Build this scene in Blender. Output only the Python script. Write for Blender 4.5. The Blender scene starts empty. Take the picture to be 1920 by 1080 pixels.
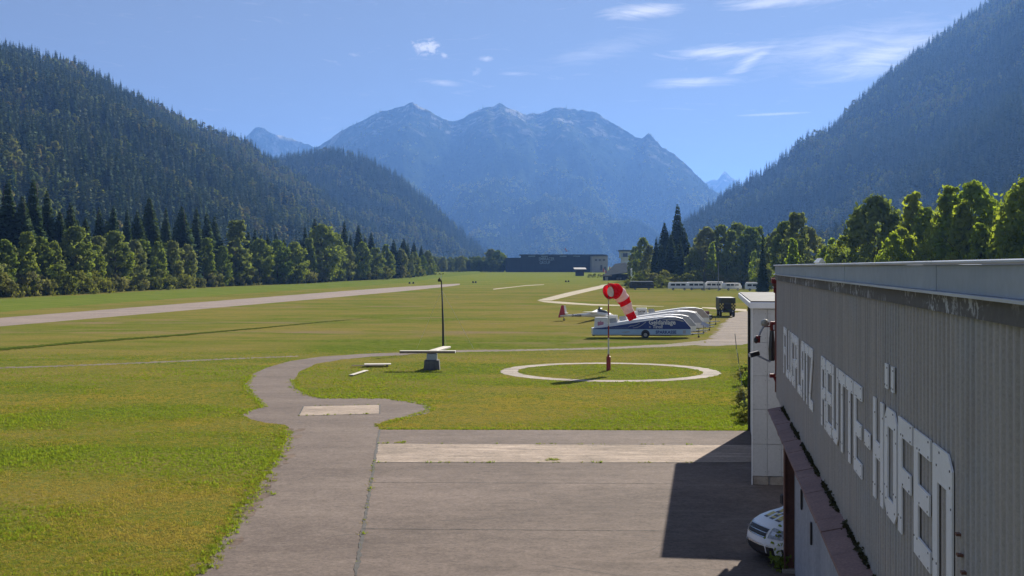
import bpy, bmesh, math, random
import numpy as np
from mathutils import Vector, Matrix, Euler
R = math.radians
random.seed(7)
RNG = np.random.default_rng(7)
SC = bpy.context.scene
COL = SC.collection

# ------------------------------------------------------------------ camera
FPX, CX, HY, CH = 2250.0, 960.0, 500.0, 7.2        # focal length and horizon in photo pixels, camera height in metres
cam_d = bpy.data.cameras.new('camera')
cam = bpy.data.objects.new('camera', cam_d); COL.objects.link(cam)
cam.location = (0, 0, CH); cam.rotation_euler = (R(90), 0, 0)
cam_d.sensor_width = 36; cam_d.lens = 36 * FPX / 1920
cam_d.shift_y = -40 / 1920
cam_d.clip_start = 0.2; cam_d.clip_end = 60000
SC.camera = cam
# ------------------------------------------------------------------ sun
SUN_AZ, SUN_EL = R(23), R(29.5)
sdir = Vector((math.sin(SUN_AZ) * math.cos(SUN_EL), math.cos(SUN_AZ) * math.cos(SUN_EL), math.sin(SUN_EL)))
sun_d = bpy.data.lights.new('sun', 'SUN'); sun_d.energy = 5.0; sun_d.angle = R(0.53); sun_d.color = (1, .93, .82)
sun = bpy.data.objects.new('sun', sun_d); COL.objects.link(sun)
sun.rotation_euler = (-sdir).to_track_quat('-Z', 'Y').to_euler(); sun.location = sdir * 200
# ------------------------------------------------------------------ exposure
SC.view_settings.view_transform = 'Standard'; SC.view_settings.look = 'None'
SC.view_settings.gamma = 1; SC.view_settings.exposure = 1.04
SC.view_settings.use_curve_mapping = False
SC.cycles.volume_bounces = 0; SC.cycles.max_bounces = 5; SC.cycles.diffuse_bounces = 4
SC.cycles.transmission_bounces = 4; SC.cycles.transparent_max_bounces = 6
SC.cycles.use_denoising = True; SC.cycles.denoiser = 'OPENIMAGEDENOISE'
SC.cycles.caustics_reflective = False; SC.cycles.caustics_refractive = False

# ------------------------------------------------------------------ world: sky with thin clouds
W = bpy.data.worlds.new('World'); SC.world = W; W.use_nodes = True
nt = W.node_tree; nt.nodes.clear()
W.cycles.sampling_method = 'MANUAL'; W.cycles.sample_map_resolution = 256
class NB:
    """small node-building helper"""
    def __init__(s, nt): s.nt = nt
    def n(s, t, **kw):
        x = s.nt.nodes.new(t)
        for k, v in kw.items(): setattr(x, k, v)
        return x
    def link(s, a, b): s.nt.links.new(a, b)
    def val(s, sock, v):
        if hasattr(v, 'is_linked') or hasattr(v, 'links'): s.nt.links.new(v, sock)
        else: sock.default_value = v
    def m(s, op, a, b=None, c=None, clamp=False):
        x = s.n('ShaderNodeMath', operation=op); x.use_clamp = clamp
        s.val(x.inputs[0], a)
        if b is not None: s.val(x.inputs[1], b)
        if c is not None: s.val(x.inputs[2], c)
        return x.outputs[0]
    def mix(s, f, a, b, mode='MIX'):
        x = s.n('ShaderNodeMix', data_type='RGBA', blend_type=mode)
        s.val(x.inputs[0], f)
        for so, v in ((x.inputs[6], a), (x.inputs[7], b)):
            if isinstance(v, tuple) and len(v) == 3: v = (*v, 1)
            s.val(so, v)
        return x.outputs[2]
    def ramp(s, f, a, b):
        x = s.n('ShaderNodeMapRange'); x.clamp = True
        s.val(x.inputs[0], f); x.inputs[1].default_value = a; x.inputs[2].default_value = b
        return x.outputs[0]
    def noise(s, vec, scale, detail=3, rough=.55, dist=0.0):
        x = s.n('ShaderNodeTexNoise'); x.inputs['Scale'].default_value = scale
        x.inputs['Detail'].default_value = detail; x.inputs['Roughness'].default_value = rough
        x.inputs['Distortion'].default_value = dist
        if vec is not None: s.link(vec, x.inputs['Vector'])
        return x.outputs['Fac']
    def xyz(s, x=0., y=0., z=0.):
        c = s.n('ShaderNodeCombineXYZ')
        for i, v in enumerate((x, y, z)): s.val(c.inputs[i], v)
        return c.outputs[0]
    def sep(s, v):
        c = s.n('ShaderNodeSeparateXYZ'); s.link(v, c.inputs[0]); return c.outputs
    def scale(s, vec, sc, loc=(0, 0, 0), rot=(0, 0, 0)):
        c = s.n('ShaderNodeMapping'); s.link(vec, c.inputs[0]); c.inputs[1].default_value = loc
        c.inputs[2].default_value = rot; c.inputs[3].default_value = sc
        return c.outputs[0]
b = NB(nt)
sky = b.n('ShaderNodeTexSky'); sky.sky_type = 'NISHITA'; sky.sun_disc = False
sky.sun_elevation = SUN_EL; sky.sun_rotation = SUN_AZ
sky.altitude = 850; sky.air_density = 1.0; sky.dust_density = 0.6; sky.ozone_density = 3.0
tc = b.n('ShaderNodeTexCoord')
dx, dy, dz = b.sep(tc.outputs['Generated'])[:3]
az = b.m('ARCTAN2', dx, dy); el = b.m('ARCSINE', dz)
ae = b.xyz(az, el, 0.0)
def pxdir(px, py):
    v = Vector(((px - CX) / FPX, 1, (HY - py) / FPX)).normalized()
    return math.atan2(v.x, v.y), math.asin(v.z)
wv = b.noise(b.scale(ae, (9, 14, 1)), 1.0, 1, .5)                       # slow drift that bends the streaks
ae2 = b.xyz(az, b.m('ADD', el, b.m('MULTIPLY', b.m('SUBTRACT', wv, .5), .03)), 0.)
N_STREAK = b.noise(b.scale(ae2, (26, 190, 1), (1.3, 2.2, 0), (0, 0, .10)), 1.0, 6, .66, .7)
N_PUFF = b.noise(b.scale(ae, (120, 170, 1)), 1.0, 5, .66, .5)
def cloud(px, py, rx, ry, rot, ns, lo, hi, gain):
    a0, e0 = pxdir(px, py)
    loc = b.n('ShaderNodeVectorMath', operation='SUBTRACT'); b.link(ae, loc.inputs[0]); loc.inputs[1].default_value = (a0, e0, 0)
    rt = b.n('ShaderNodeVectorRotate', rotation_type='Z_AXIS'); b.link(loc.outputs[0], rt.inputs['Vector']); rt.inputs['Angle'].default_value = -rot
    k = b.scale(rt.outputs[0], (FPX / rx, FPX / ry, 1))
    ln = b.n('ShaderNodeVectorMath', operation='LENGTH'); b.link(k, ln.inputs[0])
    mask = b.ramp(ln.outputs['Value'], 1.0, 0.1)
    return b.m('MULTIPLY', b.ramp(b.m('ADD', b.m('MULTIPLY', mask, .42), b.m('MULTIPLY', ns, 1.15)), lo + .12, hi + .10), b.m('MULTIPLY', b.m('POWER', mask, .5), gain))
cl = [
    cloud(800, 88, 38, 20, 0.05, N_PUFF, .58, .80, 1.0),                  # one small puff
    cloud(833, 104, 11, 7, -.5, N_PUFF, .6, .9, .6),
    cloud(910, 110, 28, 7, .05, N_PUFF, .55, .95, .6),
    cloud(893, 136, 14, 12, .9, N_PUFF, .6, .95, .45),
    cloud(828, 155, 50, 9, -.08, N_STREAK, .55, .95, .55),
    cloud(965, 139, 55, 7, -.03, N_STREAK, .55, .95, .5),
    cloud(665, 103, 22, 5, -.1, N_PUFF, .6, 1.0, .4),
    cloud(1205, 22, 95, 17, .05, N_STREAK, .45, .9, .95),
    cloud(1450, 4, 150, 14, .03, N_STREAK, .45, .9, .8),
    cloud(1350, 97, 140, 17, .04, N_STREAK, .45, .9, .95),
    cloud(1410, 112, 72, 17, .55, N_STREAK, .45, .9, .85),
    cloud(1300, 154, 125, 13, .02, N_STREAK, .48, .95, .75),
    cloud(1650, 105, 170, 42, .25, N_STREAK, .44, .95, .9),
    cloud(1580, 85, 260, 40, .12, N_STREAK, .46, 1.0, .6),
    cloud(1130, 95, 170, 26, .2, N_STREAK, .50, 1.1, .35),
    cloud(1450, 214, 70, 2.6, .02, N_PUFF, .2, .6, .6),                    # contrail
]
cm = cl[0]
for c in cl[1:]: cm = b.m('MAXIMUM', cm, c)
cm = b.m('MAXIMUM', cm, b.m('MULTIPLY', b.ramp(N_STREAK, .60, .85), .30))  # the same thin cirrus over the whole sky
skt = b.mix(.78, b.mix(1.0, sky.outputs[0], (.46, .52, .62), 'MULTIPLY'), (2.35, 2.8, 3.95))   # sky dimmed by a tint, even blue added to fill the shade
mx = b.mix(cm, skt, (8.2, 7.9, 7.8))
bg = b.n('ShaderNodeBackground'); b.link(mx, bg.inputs[0]); bg.inputs[1].default_value = 0.05
wo = b.n('ShaderNodeOutputWorld'); b.link(bg.outputs[0], wo.inputs[0])

# ------------------------------------------------------------------ geometry helpers
def gz(y):
    if y < 450: return 0.0
    if y < 900: return .0072 * (y - 450)
    return 3.24 + .0008 * (y - 900)
def G(px, py):
    """ground point seen at a photo pixel"""
    y = CH * FPX / max(py - HY, .5)
    if y > 450:
        lo, hi = 450., 3000.
        for _ in range(50):
            m = (lo + hi) / 2
            if HY + FPX * (CH - gz(m)) / m > py: lo = m
            else: hi = m
        y = lo
    return Vector(((px - CX) / FPX * y, y, gz(y)))
def P(px, py, y):
    return Vector(((px - CX) / FPX * y, y, CH - (py - HY) / FPX * y))
def tag(o, label=None, cat=None, group=None, kind=None):
    if label: o['label'] = label
    if cat: o['category'] = cat
    if group: o['group'] = group
    if kind: o['kind'] = kind
    return o
def empty(name, loc=(0, 0, 0), rz=0, label=None, cat=None, group=None):
    o = bpy.data.objects.new(name, None); COL.objects.link(o)
    o.location = loc; o.rotation_euler = (0, 0, rz); o.empty_display_size = .3
    return tag(o, label, cat, group)
def link(name, me, parent=None, loc=None, rot=None):
    o = bpy.data.objects.new(name, me); COL.objects.link(o)
    if parent is not None: o.parent = parent
    if loc is not None: o.location = loc
    if rot is not None: o.rotation_euler = rot
    return o
class MB:
    """collects boxes, tubes, prisms and faces; build() links them as one mesh object"""
    def __init__(s): s.v = []; s.f = []; s.mi = []; s.cur = 0
    def face(s, pts):
        k = len(s.v); s.v += [tuple(p) for p in pts]; s.f.append(tuple(range(k, k + len(pts)))); s.mi.append(s.cur); return s
    def add(s, vs, fs):
        k = len(s.v); s.v += [tuple(p) for p in vs]
        for f in fs: s.f.append(tuple(k + i for i in f)); s.mi.append(s.cur)
        return s
    def box(s, x0, y0, z0, x1, y1, z1, bev=0.0, M=None):
        if bev <= 0:
            vs = [(x, y, z) for z in (z0, z1) for y in (y0, y1) for x in (x0, x1)]
            fs = [(0, 2, 3, 1), (4, 5, 7, 6), (0, 1, 5, 4), (2, 6, 7, 3), (0, 4, 6, 2), (1, 3, 7, 5)]
        else:
            e = min(bev, abs(x1 - x0) / 2.01, abs(y1 - y0) / 2.01, abs(z1 - z0) / 2.01)
            vs = []; rings = [(z0, e), (z0 + e, 0), (z1 - e, 0), (z1, e)]
            for z, i in rings:
                for (x, y) in ((x0 + e, y0 + i), (x1 - e, y0 + i), (x1 - i, y0 + e), (x1 - i, y1 - e), (x1 - e, y1 - i), (x0 + e, y1 - i), (x0 + i, y1 - e), (x0 + i, y0 + e)):
                    vs.append((x, y, z))
            fs = [tuple(range(7, -1, -1)), tuple(range(24, 32))]
            for r in range(3):
                for i in range(8):
                    j = (i + 1) % 8; fs.append((r * 8 + i, r * 8 + j, (r + 1) * 8 + j, (r + 1) * 8 + i))
        if M is not None: vs = [M @ Vector(v) for v in vs]
        return s.add(vs, fs)
    def tube(s, pts, rad, n=8, cap=True):
        pts = [Vector(p) for p in pts]
        if not hasattr(rad, '__len__'): rad = [rad] * len(pts)
        vs = []; up = None
        for i, p in enumerate(pts):
            t = (pts[min(i + 1, len(pts) - 1)] - pts[max(i - 1, 0)]).normalized()
            if up is None: up = Vector((0, 0, 1)) if abs(t.z) < .9 else Vector((1, 0, 0))
            a = t.cross(up)
            if a.length < 1e-4: a = t.orthogonal()
            a.normalize(); c = a.cross(t).normalized(); up = c
            for k in range(n):
                w = 2 * math.pi * k / n
                vs.append(p + (a * math.cos(w) + c * math.sin(w)) * rad[i])
        fs = []
        for i in range(len(pts) - 1):
            for k in range(n):
                j = (k + 1) % n; fs.append((i * n + k, i * n + j, (i + 1) * n + j, (i + 1) * n + k))
        if cap: fs += [tuple(range(n - 1, -1, -1)), tuple(range((len(pts) - 1) * n, len(pts) * n))]
        return s.add(vs, fs)
    def prism(s, poly, axis, a0, a1):
        """poly: 2-D outline; extruded along axis 0/1/2 from a0 to a1"""
        def mk(u, w, a):
            r = [u, w]; r.insert(axis, a); return tuple(r)
        n = len(poly)
        vs = [mk(u, w, a0) for u, w in poly] + [mk(u, w, a1) for u, w in poly]
        fs = [tuple(range(n - 1, -1, -1)), tuple(range(n, 2 * n))]
        for i in range(n): j = (i + 1) % n; fs.append((i, j, n + j, n + i))
        return s.add(vs, fs)
    def mesh(s, name, mats, smooth=False, recalc=True):
        me = bpy.data.meshes.new(name); me.from_pydata(s.v, [], s.f)
        for m in (mats if isinstance(mats, (list, tuple)) else [mats]): me.materials.append(m)
        me.polygons.foreach_set('material_index', s.mi)
        if recalc:
            bm = bmesh.new(); bm.from_mesh(me); bmesh.ops.recalc_face_normals(bm, faces=bm.faces); bm.to_mesh(me); bm.free()
        if smooth: me.polygons.foreach_set('use_smooth', [True] * len(me.polygons))
        me.update(); return me
    def build(s, name, mats, parent=None, loc=None, rot=None, smooth=False):
        return link(name, s.mesh(name, mats, smooth), parent, loc, rot)
def np_mesh(name, verts, faces, mat, smooth=False, normals=None):
    """verts (n,3) array, faces (m,k) array of equal size"""
    me = bpy.data.meshes.new(name); n, (m, k) = len(verts), faces.shape
    me.vertices.add(n); me.vertices.foreach_set('co', np.asarray(verts, 'f').ravel())
    me.loops.add(m * k); me.loops.foreach_set('vertex_index', np.asarray(faces, 'i').ravel())
    me.polygons.add(m); me.polygons.foreach_set('loop_start', np.arange(0, m * k, k, dtype='i'))
    try: me.polygons.foreach_set('loop_total', np.full(m, k, dtype='i'))
    except Exception: pass
    if smooth: me.polygons.foreach_set('use_smooth', np.ones(m, bool))
    me.materials.append(mat); me.update(calc_edges=True); me.validate()
    if normals is not None: me.normals_split_custom_set_from_vertices(np.asarray(normals, 'f'))
    return me
def vnoise(x, y, seed=0):
    """smooth value noise, numpy"""
    xi = np.floor(x).astype(np.int64); yi = np.floor(y).astype(np.int64); xf = x - xi; yf = y - yi
    def h(a, c):
        n = (a * 374761393 + c * 668265263 + seed * 1442695041) & 0x7fffffff
        n = ((n ^ (n >> 13)) * 1274126177) & 0x7fffffff
        return ((n ^ (n >> 16)) & 0xffff) / 65535.0
    u = xf * xf * (3 - 2 * xf); v = yf * yf * (3 - 2 * yf)
    return (h(xi, yi) * (1 - u) + h(xi + 1, yi) * u) * (1 - v) + (h(xi, yi + 1) * (1 - u) + h(xi + 1, yi + 1) * u) * v
def fbm(x, y, oct=4, seed=0):
    t = 0; a = .5
    for i in range(oct): t = t + a * (vnoise(x, y, seed + i) * 2 - 1); x = x * 2.03; y = y * 2.03; a *= .5
    return t

# ------------------------------------------------------------------ materials
def newmat(name):
    m = bpy.data.materials.new(name); m.use_nodes = True; m.node_tree.nodes.clear()
    q = NB(m.node_tree); out = q.n('ShaderNodeOutputMaterial'); p = q.n('ShaderNodeBsdfPrincipled')
    q.link(p.outputs[0], out.inputs[0]); return m, q, p, out
def pm(name, col, col2=None, scale=3.0, rough=.7, metal=0., bump=0., bscale=None, detail=5, lo=.35, hi=.65, spec=.4, stretch=(1, 1, 1), fine=.0):
    m, q, p, out = newmat(name)
    t = q.n('ShaderNodeTexCoord').outputs['Object']
    t2 = q.scale(t, stretch)
    if col2 is None: col2 = tuple(c * .8 for c in col)
    f = q.ramp(q.noise(t2, scale, detail), lo, hi)
    c = q.mix(f, col, col2)
    if fine > 0:
        g = q.noise(t, scale * 17, 2)
        c = q.mix(fine, c, q.mix(q.ramp(g, .3, .7), (.25, .25, .25), (1., 1., 1.)), 'MULTIPLY')
    q.link(c, p.inputs['Base Color'])
    p.inputs['Roughness'].default_value = rough; p.inputs['Metallic'].default_value = metal
    p.inputs['Specular IOR Level'].default_value = spec
    if bump > 0:
        bn = q.n('ShaderNodeBump'); bn.inputs['Strength'].default_value = bump; bn.inputs['Distance'].default_value = .02
        q.link(q.noise(t, bscale or scale * 8, 3), bn.inputs['Height']); q.link(bn.outputs[0], p.inputs['Normal'])
    return m
def foliage(name, ca, cb, trans=.35, rough=.8, spec=.0, cc=None):
    """leaf material: colour drifts from tree to tree and through the crown, light shines through the leaves"""
    m = bpy.data.materials.new(name); m.use_nodes = True; m.node_tree.nodes.clear(); q = NB(m.node_tree)
    out = q.n('ShaderNodeOutputMaterial'); oi = q.n('ShaderNodeObjectInfo'); geo = q.n('ShaderNodeNewGeometry')
    t = q.n('ShaderNodeTexCoord').outputs['Object']
    n = q.ramp(q.noise(t, .45, 3), .3, .7)
    f = q.m('ADD', q.m('MULTIPLY', oi.outputs['Random'], .6), q.m('MULTIPLY', n, .4))
    c = q.mix(f, ca, cb)
    if cc is not None: c = q.mix(q.m('MULTIPLY', q.ramp(q.m('FRACT', q.m('MULTIPLY', oi.outputs['Random'], 7.31)), .45, .9), .75), c, cc)
    pr = q.n('ShaderNodeBsdfPrincipled'); q.link(c, pr.inputs['Base Color']); pr.inputs['Roughness'].default_value = rough
    pr.inputs['Specular IOR Level'].default_value = spec
    tr = q.n('ShaderNodeBsdfTranslucent'); q.link(q.mix(1.0, c, (1.45, 1.5, .6), 'MULTIPLY'), tr.inputs[0])
    ms = q.n('ShaderNodeMixShader'); ms.inputs[0].default_value = trans
    q.link(pr.outputs[0], ms.inputs[1]); q.link(tr.outputs[0], ms.inputs[2]); q.link(ms.outputs[0], out.inputs[0])
    return m
# ------------------------------------------------------------------ ground material
def ground_material():
    m, q, p, out = newmat('meadow_grass')
    t = q.n('ShaderNodeTexCoord').outputs['Object']
    x, y, z = q.sep(t)[:3]
    big = q.noise(q.scale(t, (.022, .05, 1)), 1, 4, .6, .4)
    mid = q.noise(q.scale(t, (.11, .22, 1)), 1, 5, .65, .5)
    fine = q.noise(q.scale(t, (1.1, 1.1, 1)), 1, 6, .75)
    tiny = q.noise(q.scale(t, (4.5, 4.5, 1)), 1, 6, .85)
    green = q.mix(q.ramp(fine, .3, .7), (.052, .086, .011), (.148, .172, .034))
    dry = q.mix(q.ramp(fine, .3, .7), (.205, .168, .055), (.150, .138, .038))
    soil = (.19, .145, .095)
    near = q.ramp(y, 130, 60)                                     # lusher turf close to the apron
    d = q.m('ADD', q.m('MULTIPLY', big, .6), q.m('MULTIPLY', mid, .55))
    d = q.m('SUBTRACT', d, q.m('MULTIPLY', near, .07))
    c = q.mix(q.ramp(d, .45, .64), green, dry)
    band = q.noise(q.scale(t, (.010, .075, 1), (4, 1, 0)), 1, 4, .6, .3)
    worn = q.m('MULTIPLY', q.ramp(q.m('ADD', q.m('MULTIPLY', band, .6), q.m('MULTIPLY', mid, .45)), .56, .68), q.m('MULTIPLY', q.ramp(y, 96, 118), q.ramp(y, 330, 230)))
    c = q.mix(q.m('MULTIPLY', worn, .85), c, soil)
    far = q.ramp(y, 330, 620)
    c = q.mix(q.m('MULTIPLY', far, .6), c, q.mix(mid, (.115, .18, .022), (.17, .19, .035)))  # far field: longer grass, with sun glint put into the brighter green
    c = q.mix(.75, c, q.mix(q.ramp(tiny, .25, .75), (.35, .36, .34), (1.65, 1.62, 1.5)), 'MULTIPLY')
    q.link(c, p.inputs['Base Color']); p.inputs['Roughness'].default_value = .95; p.inputs['Specular IOR Level'].default_value = .0
    bn = q.n('ShaderNodeBump'); bn.inputs['Strength'].default_value = .8; bn.inputs['Distance'].default_value = .06
    q.link(q.m('ADD', fine, tiny), bn.inputs['Height']); q.link(bn.outputs[0], p.inputs['Normal'])
    return m
def asphalt_material(name, ca, cb, scale=1.0, crack=0.):
    m, q, p, out = newmat(name)
    t = q.n('ShaderNodeTexCoord').outputs['Object']
    big = q.noise(q.scale(t, (.10, .22, 1)), scale, 5, .6, .4)
    mid = q.noise(q.scale(t, (.9, 1.1, 1)), scale, 5, .65, .4)
    tiny = q.noise(q.scale(t, (9, 9, 1)), 1, 4, .85)
    blot = q.noise(q.scale(t, (3.2, 3.6, 1)), 1, 5, .75, .3)
    c = q.mix(q.ramp(q.m('ADD', q.m('MULTIPLY', big, .6), q.m('MULTIPLY', mid, .4)), .38, .62), ca, cb)
    c = q.mix(.55, c, q.mix(q.ramp(blot, .3, .7), (.62, .62, .63), (1.35, 1.34, 1.32)), 'MULTIPLY')
    c = q.mix(.7, c, q.mix(q.ramp(tiny, .25, .75), (.38, .38, .39), (1.58, 1.57, 1.54)), 'MULTIPLY')
    oil = q.ramp(q.noise(q.scale(t, (.55, .6, 1), (7, 3, 0)), 1, 3, .6, .6), .66, .76)
    c = q.mix(q.m('MULTIPLY', oil, .35), c, tuple(v * .5 for v in cb))
    if crack > 0:                                                 # meandering cracks and streaks of wear
        st = q.noise(q.scale(t, (.25, 2.6, 1), (0, 0, 0), (0, 0, .12)), 1, 6, .7, 1.2)
        c = q.mix(q.m('MULTIPLY', q.ramp(st, .52, .66), crack), c, tuple(v * 1.6 for v in ca))
        c = q.mix(q.m('MULTIPLY', q.ramp(st, .42, .30), crack * .7), c, tuple(v * .55 for v in cb))
    q.link(c, p.inputs['Base Color']); p.inputs['Roughness'].default_value = .9; p.inputs['Specular IOR Level'].default_value = .08
    bn = q.n('ShaderNodeBump'); bn.inputs['Strength'].default_value = .5; bn.inputs['Distance'].default_value = .01
    q.link(tiny, bn.inputs['Height']); q.link(bn.outputs[0], p.inputs['Normal'])
    return m
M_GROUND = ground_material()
M_ASPH = asphalt_material('weathered_asphalt', (.180, .142, .120), (.110, .087, .074), 1, .12)
M_ASPH2 = asphalt_material('lane_asphalt', (.180, .144, .121), (.122, .096, .082), 1, .10)
M_RWY = asphalt_material('runway_asphalt', (.27, .215, .18), (.195, .157, .134), 1, .2)
M_CONC = asphalt_material('worn_concrete', (.37, .295, .235), (.21, .17, .135), 1.3, .6)
M_GRAVEL = asphalt_material('gravel', (.195, .155, .125), (.100, .080, .065), 2.0, .6)
M_TRACK = asphalt_material('worn_track_gravel', (.185, .150, .115), (.10, .085, .055), 3.5, .4)
M_PATH = asphalt_material('pale_path_gravel', (.40, .34, .24), (.29, .245, .165), 2, .1)
M_DIRT = asphalt_material('bare_earth', (.17, .125, .095), (.085, .06, .048), 4, .4)
M_SEAM = pm('joint_tar', (.03, .027, .025), (.055, .05, .045), 3, .9)
M_RINGP = asphalt_material('whitewashed_ring', (.40, .345, .285), (.22, .19, .155), 3, .5)

# ------------------------------------------------------------------ the ground sheet
ys = sorted(set(list(np.linspace(-60, 450, 18)) + [450, 600, 750, 900, 1300, 2000, 3500, 6000, 9500, 14100]))
xs = [-8500, -5000, -2500, -1200, -600, -300, -150, 0, 150, 300, 600, 1200, 2500, 5000, 8500]
gv = np.array([(x, y, gz(y)) for y in ys for x in xs]); nx = len(xs)
gf = np.array([(r * nx + c, r * nx + c + 1, (r + 1) * nx + c + 1, (r + 1) * nx + c) for r in range(len(ys) - 1) for c in range(nx - 1)])
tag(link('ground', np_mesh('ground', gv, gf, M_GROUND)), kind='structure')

# ------------------------------------------------------------------ paved areas, each laid a few millimetres above the one below
PAVED = []
def dens(poly, step, jit, closed=True):
    out = []; n = len(poly)
    for i in range(n if closed else n - 1):
        a, c = poly[i], poly[(i + 1) % n]; k = max(1, int((c - a).length / step))
        for j in range(k):
            p = a.lerp(c, j / k); p = p.copy()
            if jit > 0 and not (i == 0 and j == 0):
                p.x += random.uniform(-jit, jit); p.y += random.uniform(-jit, jit)
            out.append(p)
    if not closed: out.append(poly[-1].copy())
    return out
def smooth_poly(pts, it=2):
    for _ in range(it):
        o = []
        for i in range(len(pts)):
            a, c = pts[i], pts[(i + 1) % len(pts)]
            o += [a.lerp(c, .25), a.lerp(c, .75)]
        pts = o
    return pts
def sheet(name, poly, mat, z, step=.5, jit=.05, parent=None, paved=True, kind='structure'):
    pts = dens(poly, step, jit) if step else poly
    bm = bmesh.new()
    vs = [bm.verts.new((p.x, p.y, gz(p.y) + z)) for p in pts]
    f = bm.faces.new(vs); bmesh.ops.triangulate(bm, faces=[f]); bmesh.ops.recalc_face_normals(bm, faces=bm.faces)
    for f in bm.faces:
        if f.normal.z < 0: f.normal_flip()
    me = bpy.data.meshes.new(name); bm.to_mesh(me); bm.free(); me.materials.append(mat)
    o = link(name, me, parent)
    if parent is None: tag(o, kind=kind)
    if paved: PAVED.append(np.array([(p.x, p.y) for p in pts]))
    return o
def strip(name, A, B, mat, z, n=60, jit=.0, parent=None, crown=0., paved=True, kind='structure', across=1):
    """ribbon between two polylines (world points), following the ground"""
    def at(L, t):
        s = t * (len(L) - 1); i = min(int(s), len(L) - 2); return L[i].lerp(L[i + 1], s - i)
    V = []
    for i in range(n + 1):
        a, c = at(A, i / n).copy(), at(B, i / n).copy()
        w = (a - c).normalized()
        a += w * random.uniform(-jit, jit); c += w * random.uniform(-jit, jit)
        for k in range(across + 1):
            p = a.lerp(c, k / across); V.append((p.x, p.y, gz(p.y) + z + crown * math.sin(math.pi * k / across)))
    w = across + 1
    F = np.array([(i * w + k, i * w + k + 1, (i + 1) * w + k + 1, (i + 1) * w + k) for i in range(n) for k in range(across)])
    me = np_mesh(name, np.array(V), F, mat)
    bm = bmesh.new(); bm.from_mesh(me)
    for f in bm.faces:
        if f.normal.z < 0: f.normal_flip()
    bm.to_mesh(me); bm.free()
    o = link(name, me, parent)
    if parent is None: tag(o, kind=kind)
    if paved:
        a = [at(A, i / n) for i in range(n + 1)]; c = [at(B, i / n) for i in range(n, -1, -1)]
        PAVED.append(np.array([(p.x, p.y) for p in a + c]))
    return o
def Gs(l): return [G(*p) for p in l]
def ext(a, c, y):
    """continue the line a->c to depth y"""
    t = (y - a.y) / (c.y - a.y); return Vector((a.x + (c.x - a.x) * t, y, 0))
# runway on the left
rt = Gs([(0, 596), (320, 571), (640, 546), (760, 537.5), (830, 533.2), (862, 531.8)])
rb = Gs([(0, 612), (320, 584.5), (640, 556.5), (760, 545.5), (830, 538.2), (862, 534)])
rt.insert(0, rt[0] + (rt[0] - rt[1]) * 1.2); rb.insert(0, rb[0] + (rb[0] - rb[1]) * 1.2)
strip('runway', rt, rb, M_RWY, .004, 120, .12)
# apron, with its left edge running on towards the viewer
aL0, aL1 = G(712, 806), G(667, 1080)
apron_poly = [aL0, G(1060, 806.5), G(1404, 808), Vector((14, 52.5, 0)), Vector((14, 3, 0)), ext(aL0, aL1, 3)]
apron = sheet('apron', apron_poly, M_ASPH, .008, .6, .03)
# taxi lane: straight lane, turning pad, and the curved asphalt path
lane_px = [(667, 1080), (712, 806), (707, 800), (718, 791), (742, 785), (772, 780), (800, 776), (810, 768), (801, 759), (771, 752), (722, 747),
           (662, 746.5), (606, 747), (580, 742), (557, 728), (551, 713), (560, 698), (590, 683), (640, 674), (700, 668.5), (765, 665.5), (766, 660.5),
           (680, 663.5), (600, 669), (545, 677), (500, 689), (470, 704), (459, 722), (466, 738), (481, 750), (493, 763), (470, 769), (455, 778),
           (470, 787), (500, 793), (534, 796), (545, 801), (534, 830), (520, 858), (482, 915), (430, 992), (370, 1080)]
lane_w = Gs(lane_px)
far = ext(lane_w[-2], lane_w[-1], 3)
lane = sheet('taxi_lane', lane_w + [far, ext(aL0, aL1, 3)], M_ASPH2, .004, .7, .075)
# concrete strip and inset slab
conc = sheet('concrete_strip', [G(707, 832), G(1060, 833.5), G(1409, 835), G(1428, 867), G(1060, 867.5), G(703, 867)], M_CONC, .012, .8, .015)
slab = sheet('concrete_slab', [G(569, 762), G(712, 759), G(712, 776), G(560, 780)], M_CONC, .010, .8, .012)
# joints in the apron
for A_, B_, w in [((712, 806), (667, 1080), .10), ((694, 905), (1262, 907), .035), ((680, 992), (1240, 996), .03), ((703, 868), (1425, 868), .05), ((707, 832), (1409, 835), .05)]:
    a, c = G(*A_), G(*B_); d = (c - a); nrm = Vector((-d.y, d.x, 0)).normalized() * w / 2
    pa = [a.lerp(c, i / 50) + nrm for i in range(51)]; pb = [a.lerp(c, i / 50) - nrm for i in range(51)]
    strip('joint', pa, pb, M_SEAM, .0075 + .0082, 120, .012 if w < .08 else .03, parent=apron, paved=False)
for i, (A_, B_) in enumerate([((569, 762), (560, 780)), ((560, 780), (712, 776)), ((712, 776), (712, 759)), ((569, 762), (712, 759))]):
    a, c = G(*A_), G(*B_); d = (c - a); nrm = Vector((-d.y, d.x, 0)).normalized() * .035
    strip('joint', [a.lerp(c, k / 20) + nrm for k in range(21)], [a.lerp(c, k / 20) - nrm for k in range(21)], M_SEAM, .0145 + .0001 * i, 40, .015, parent=slab, paved=False)
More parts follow.
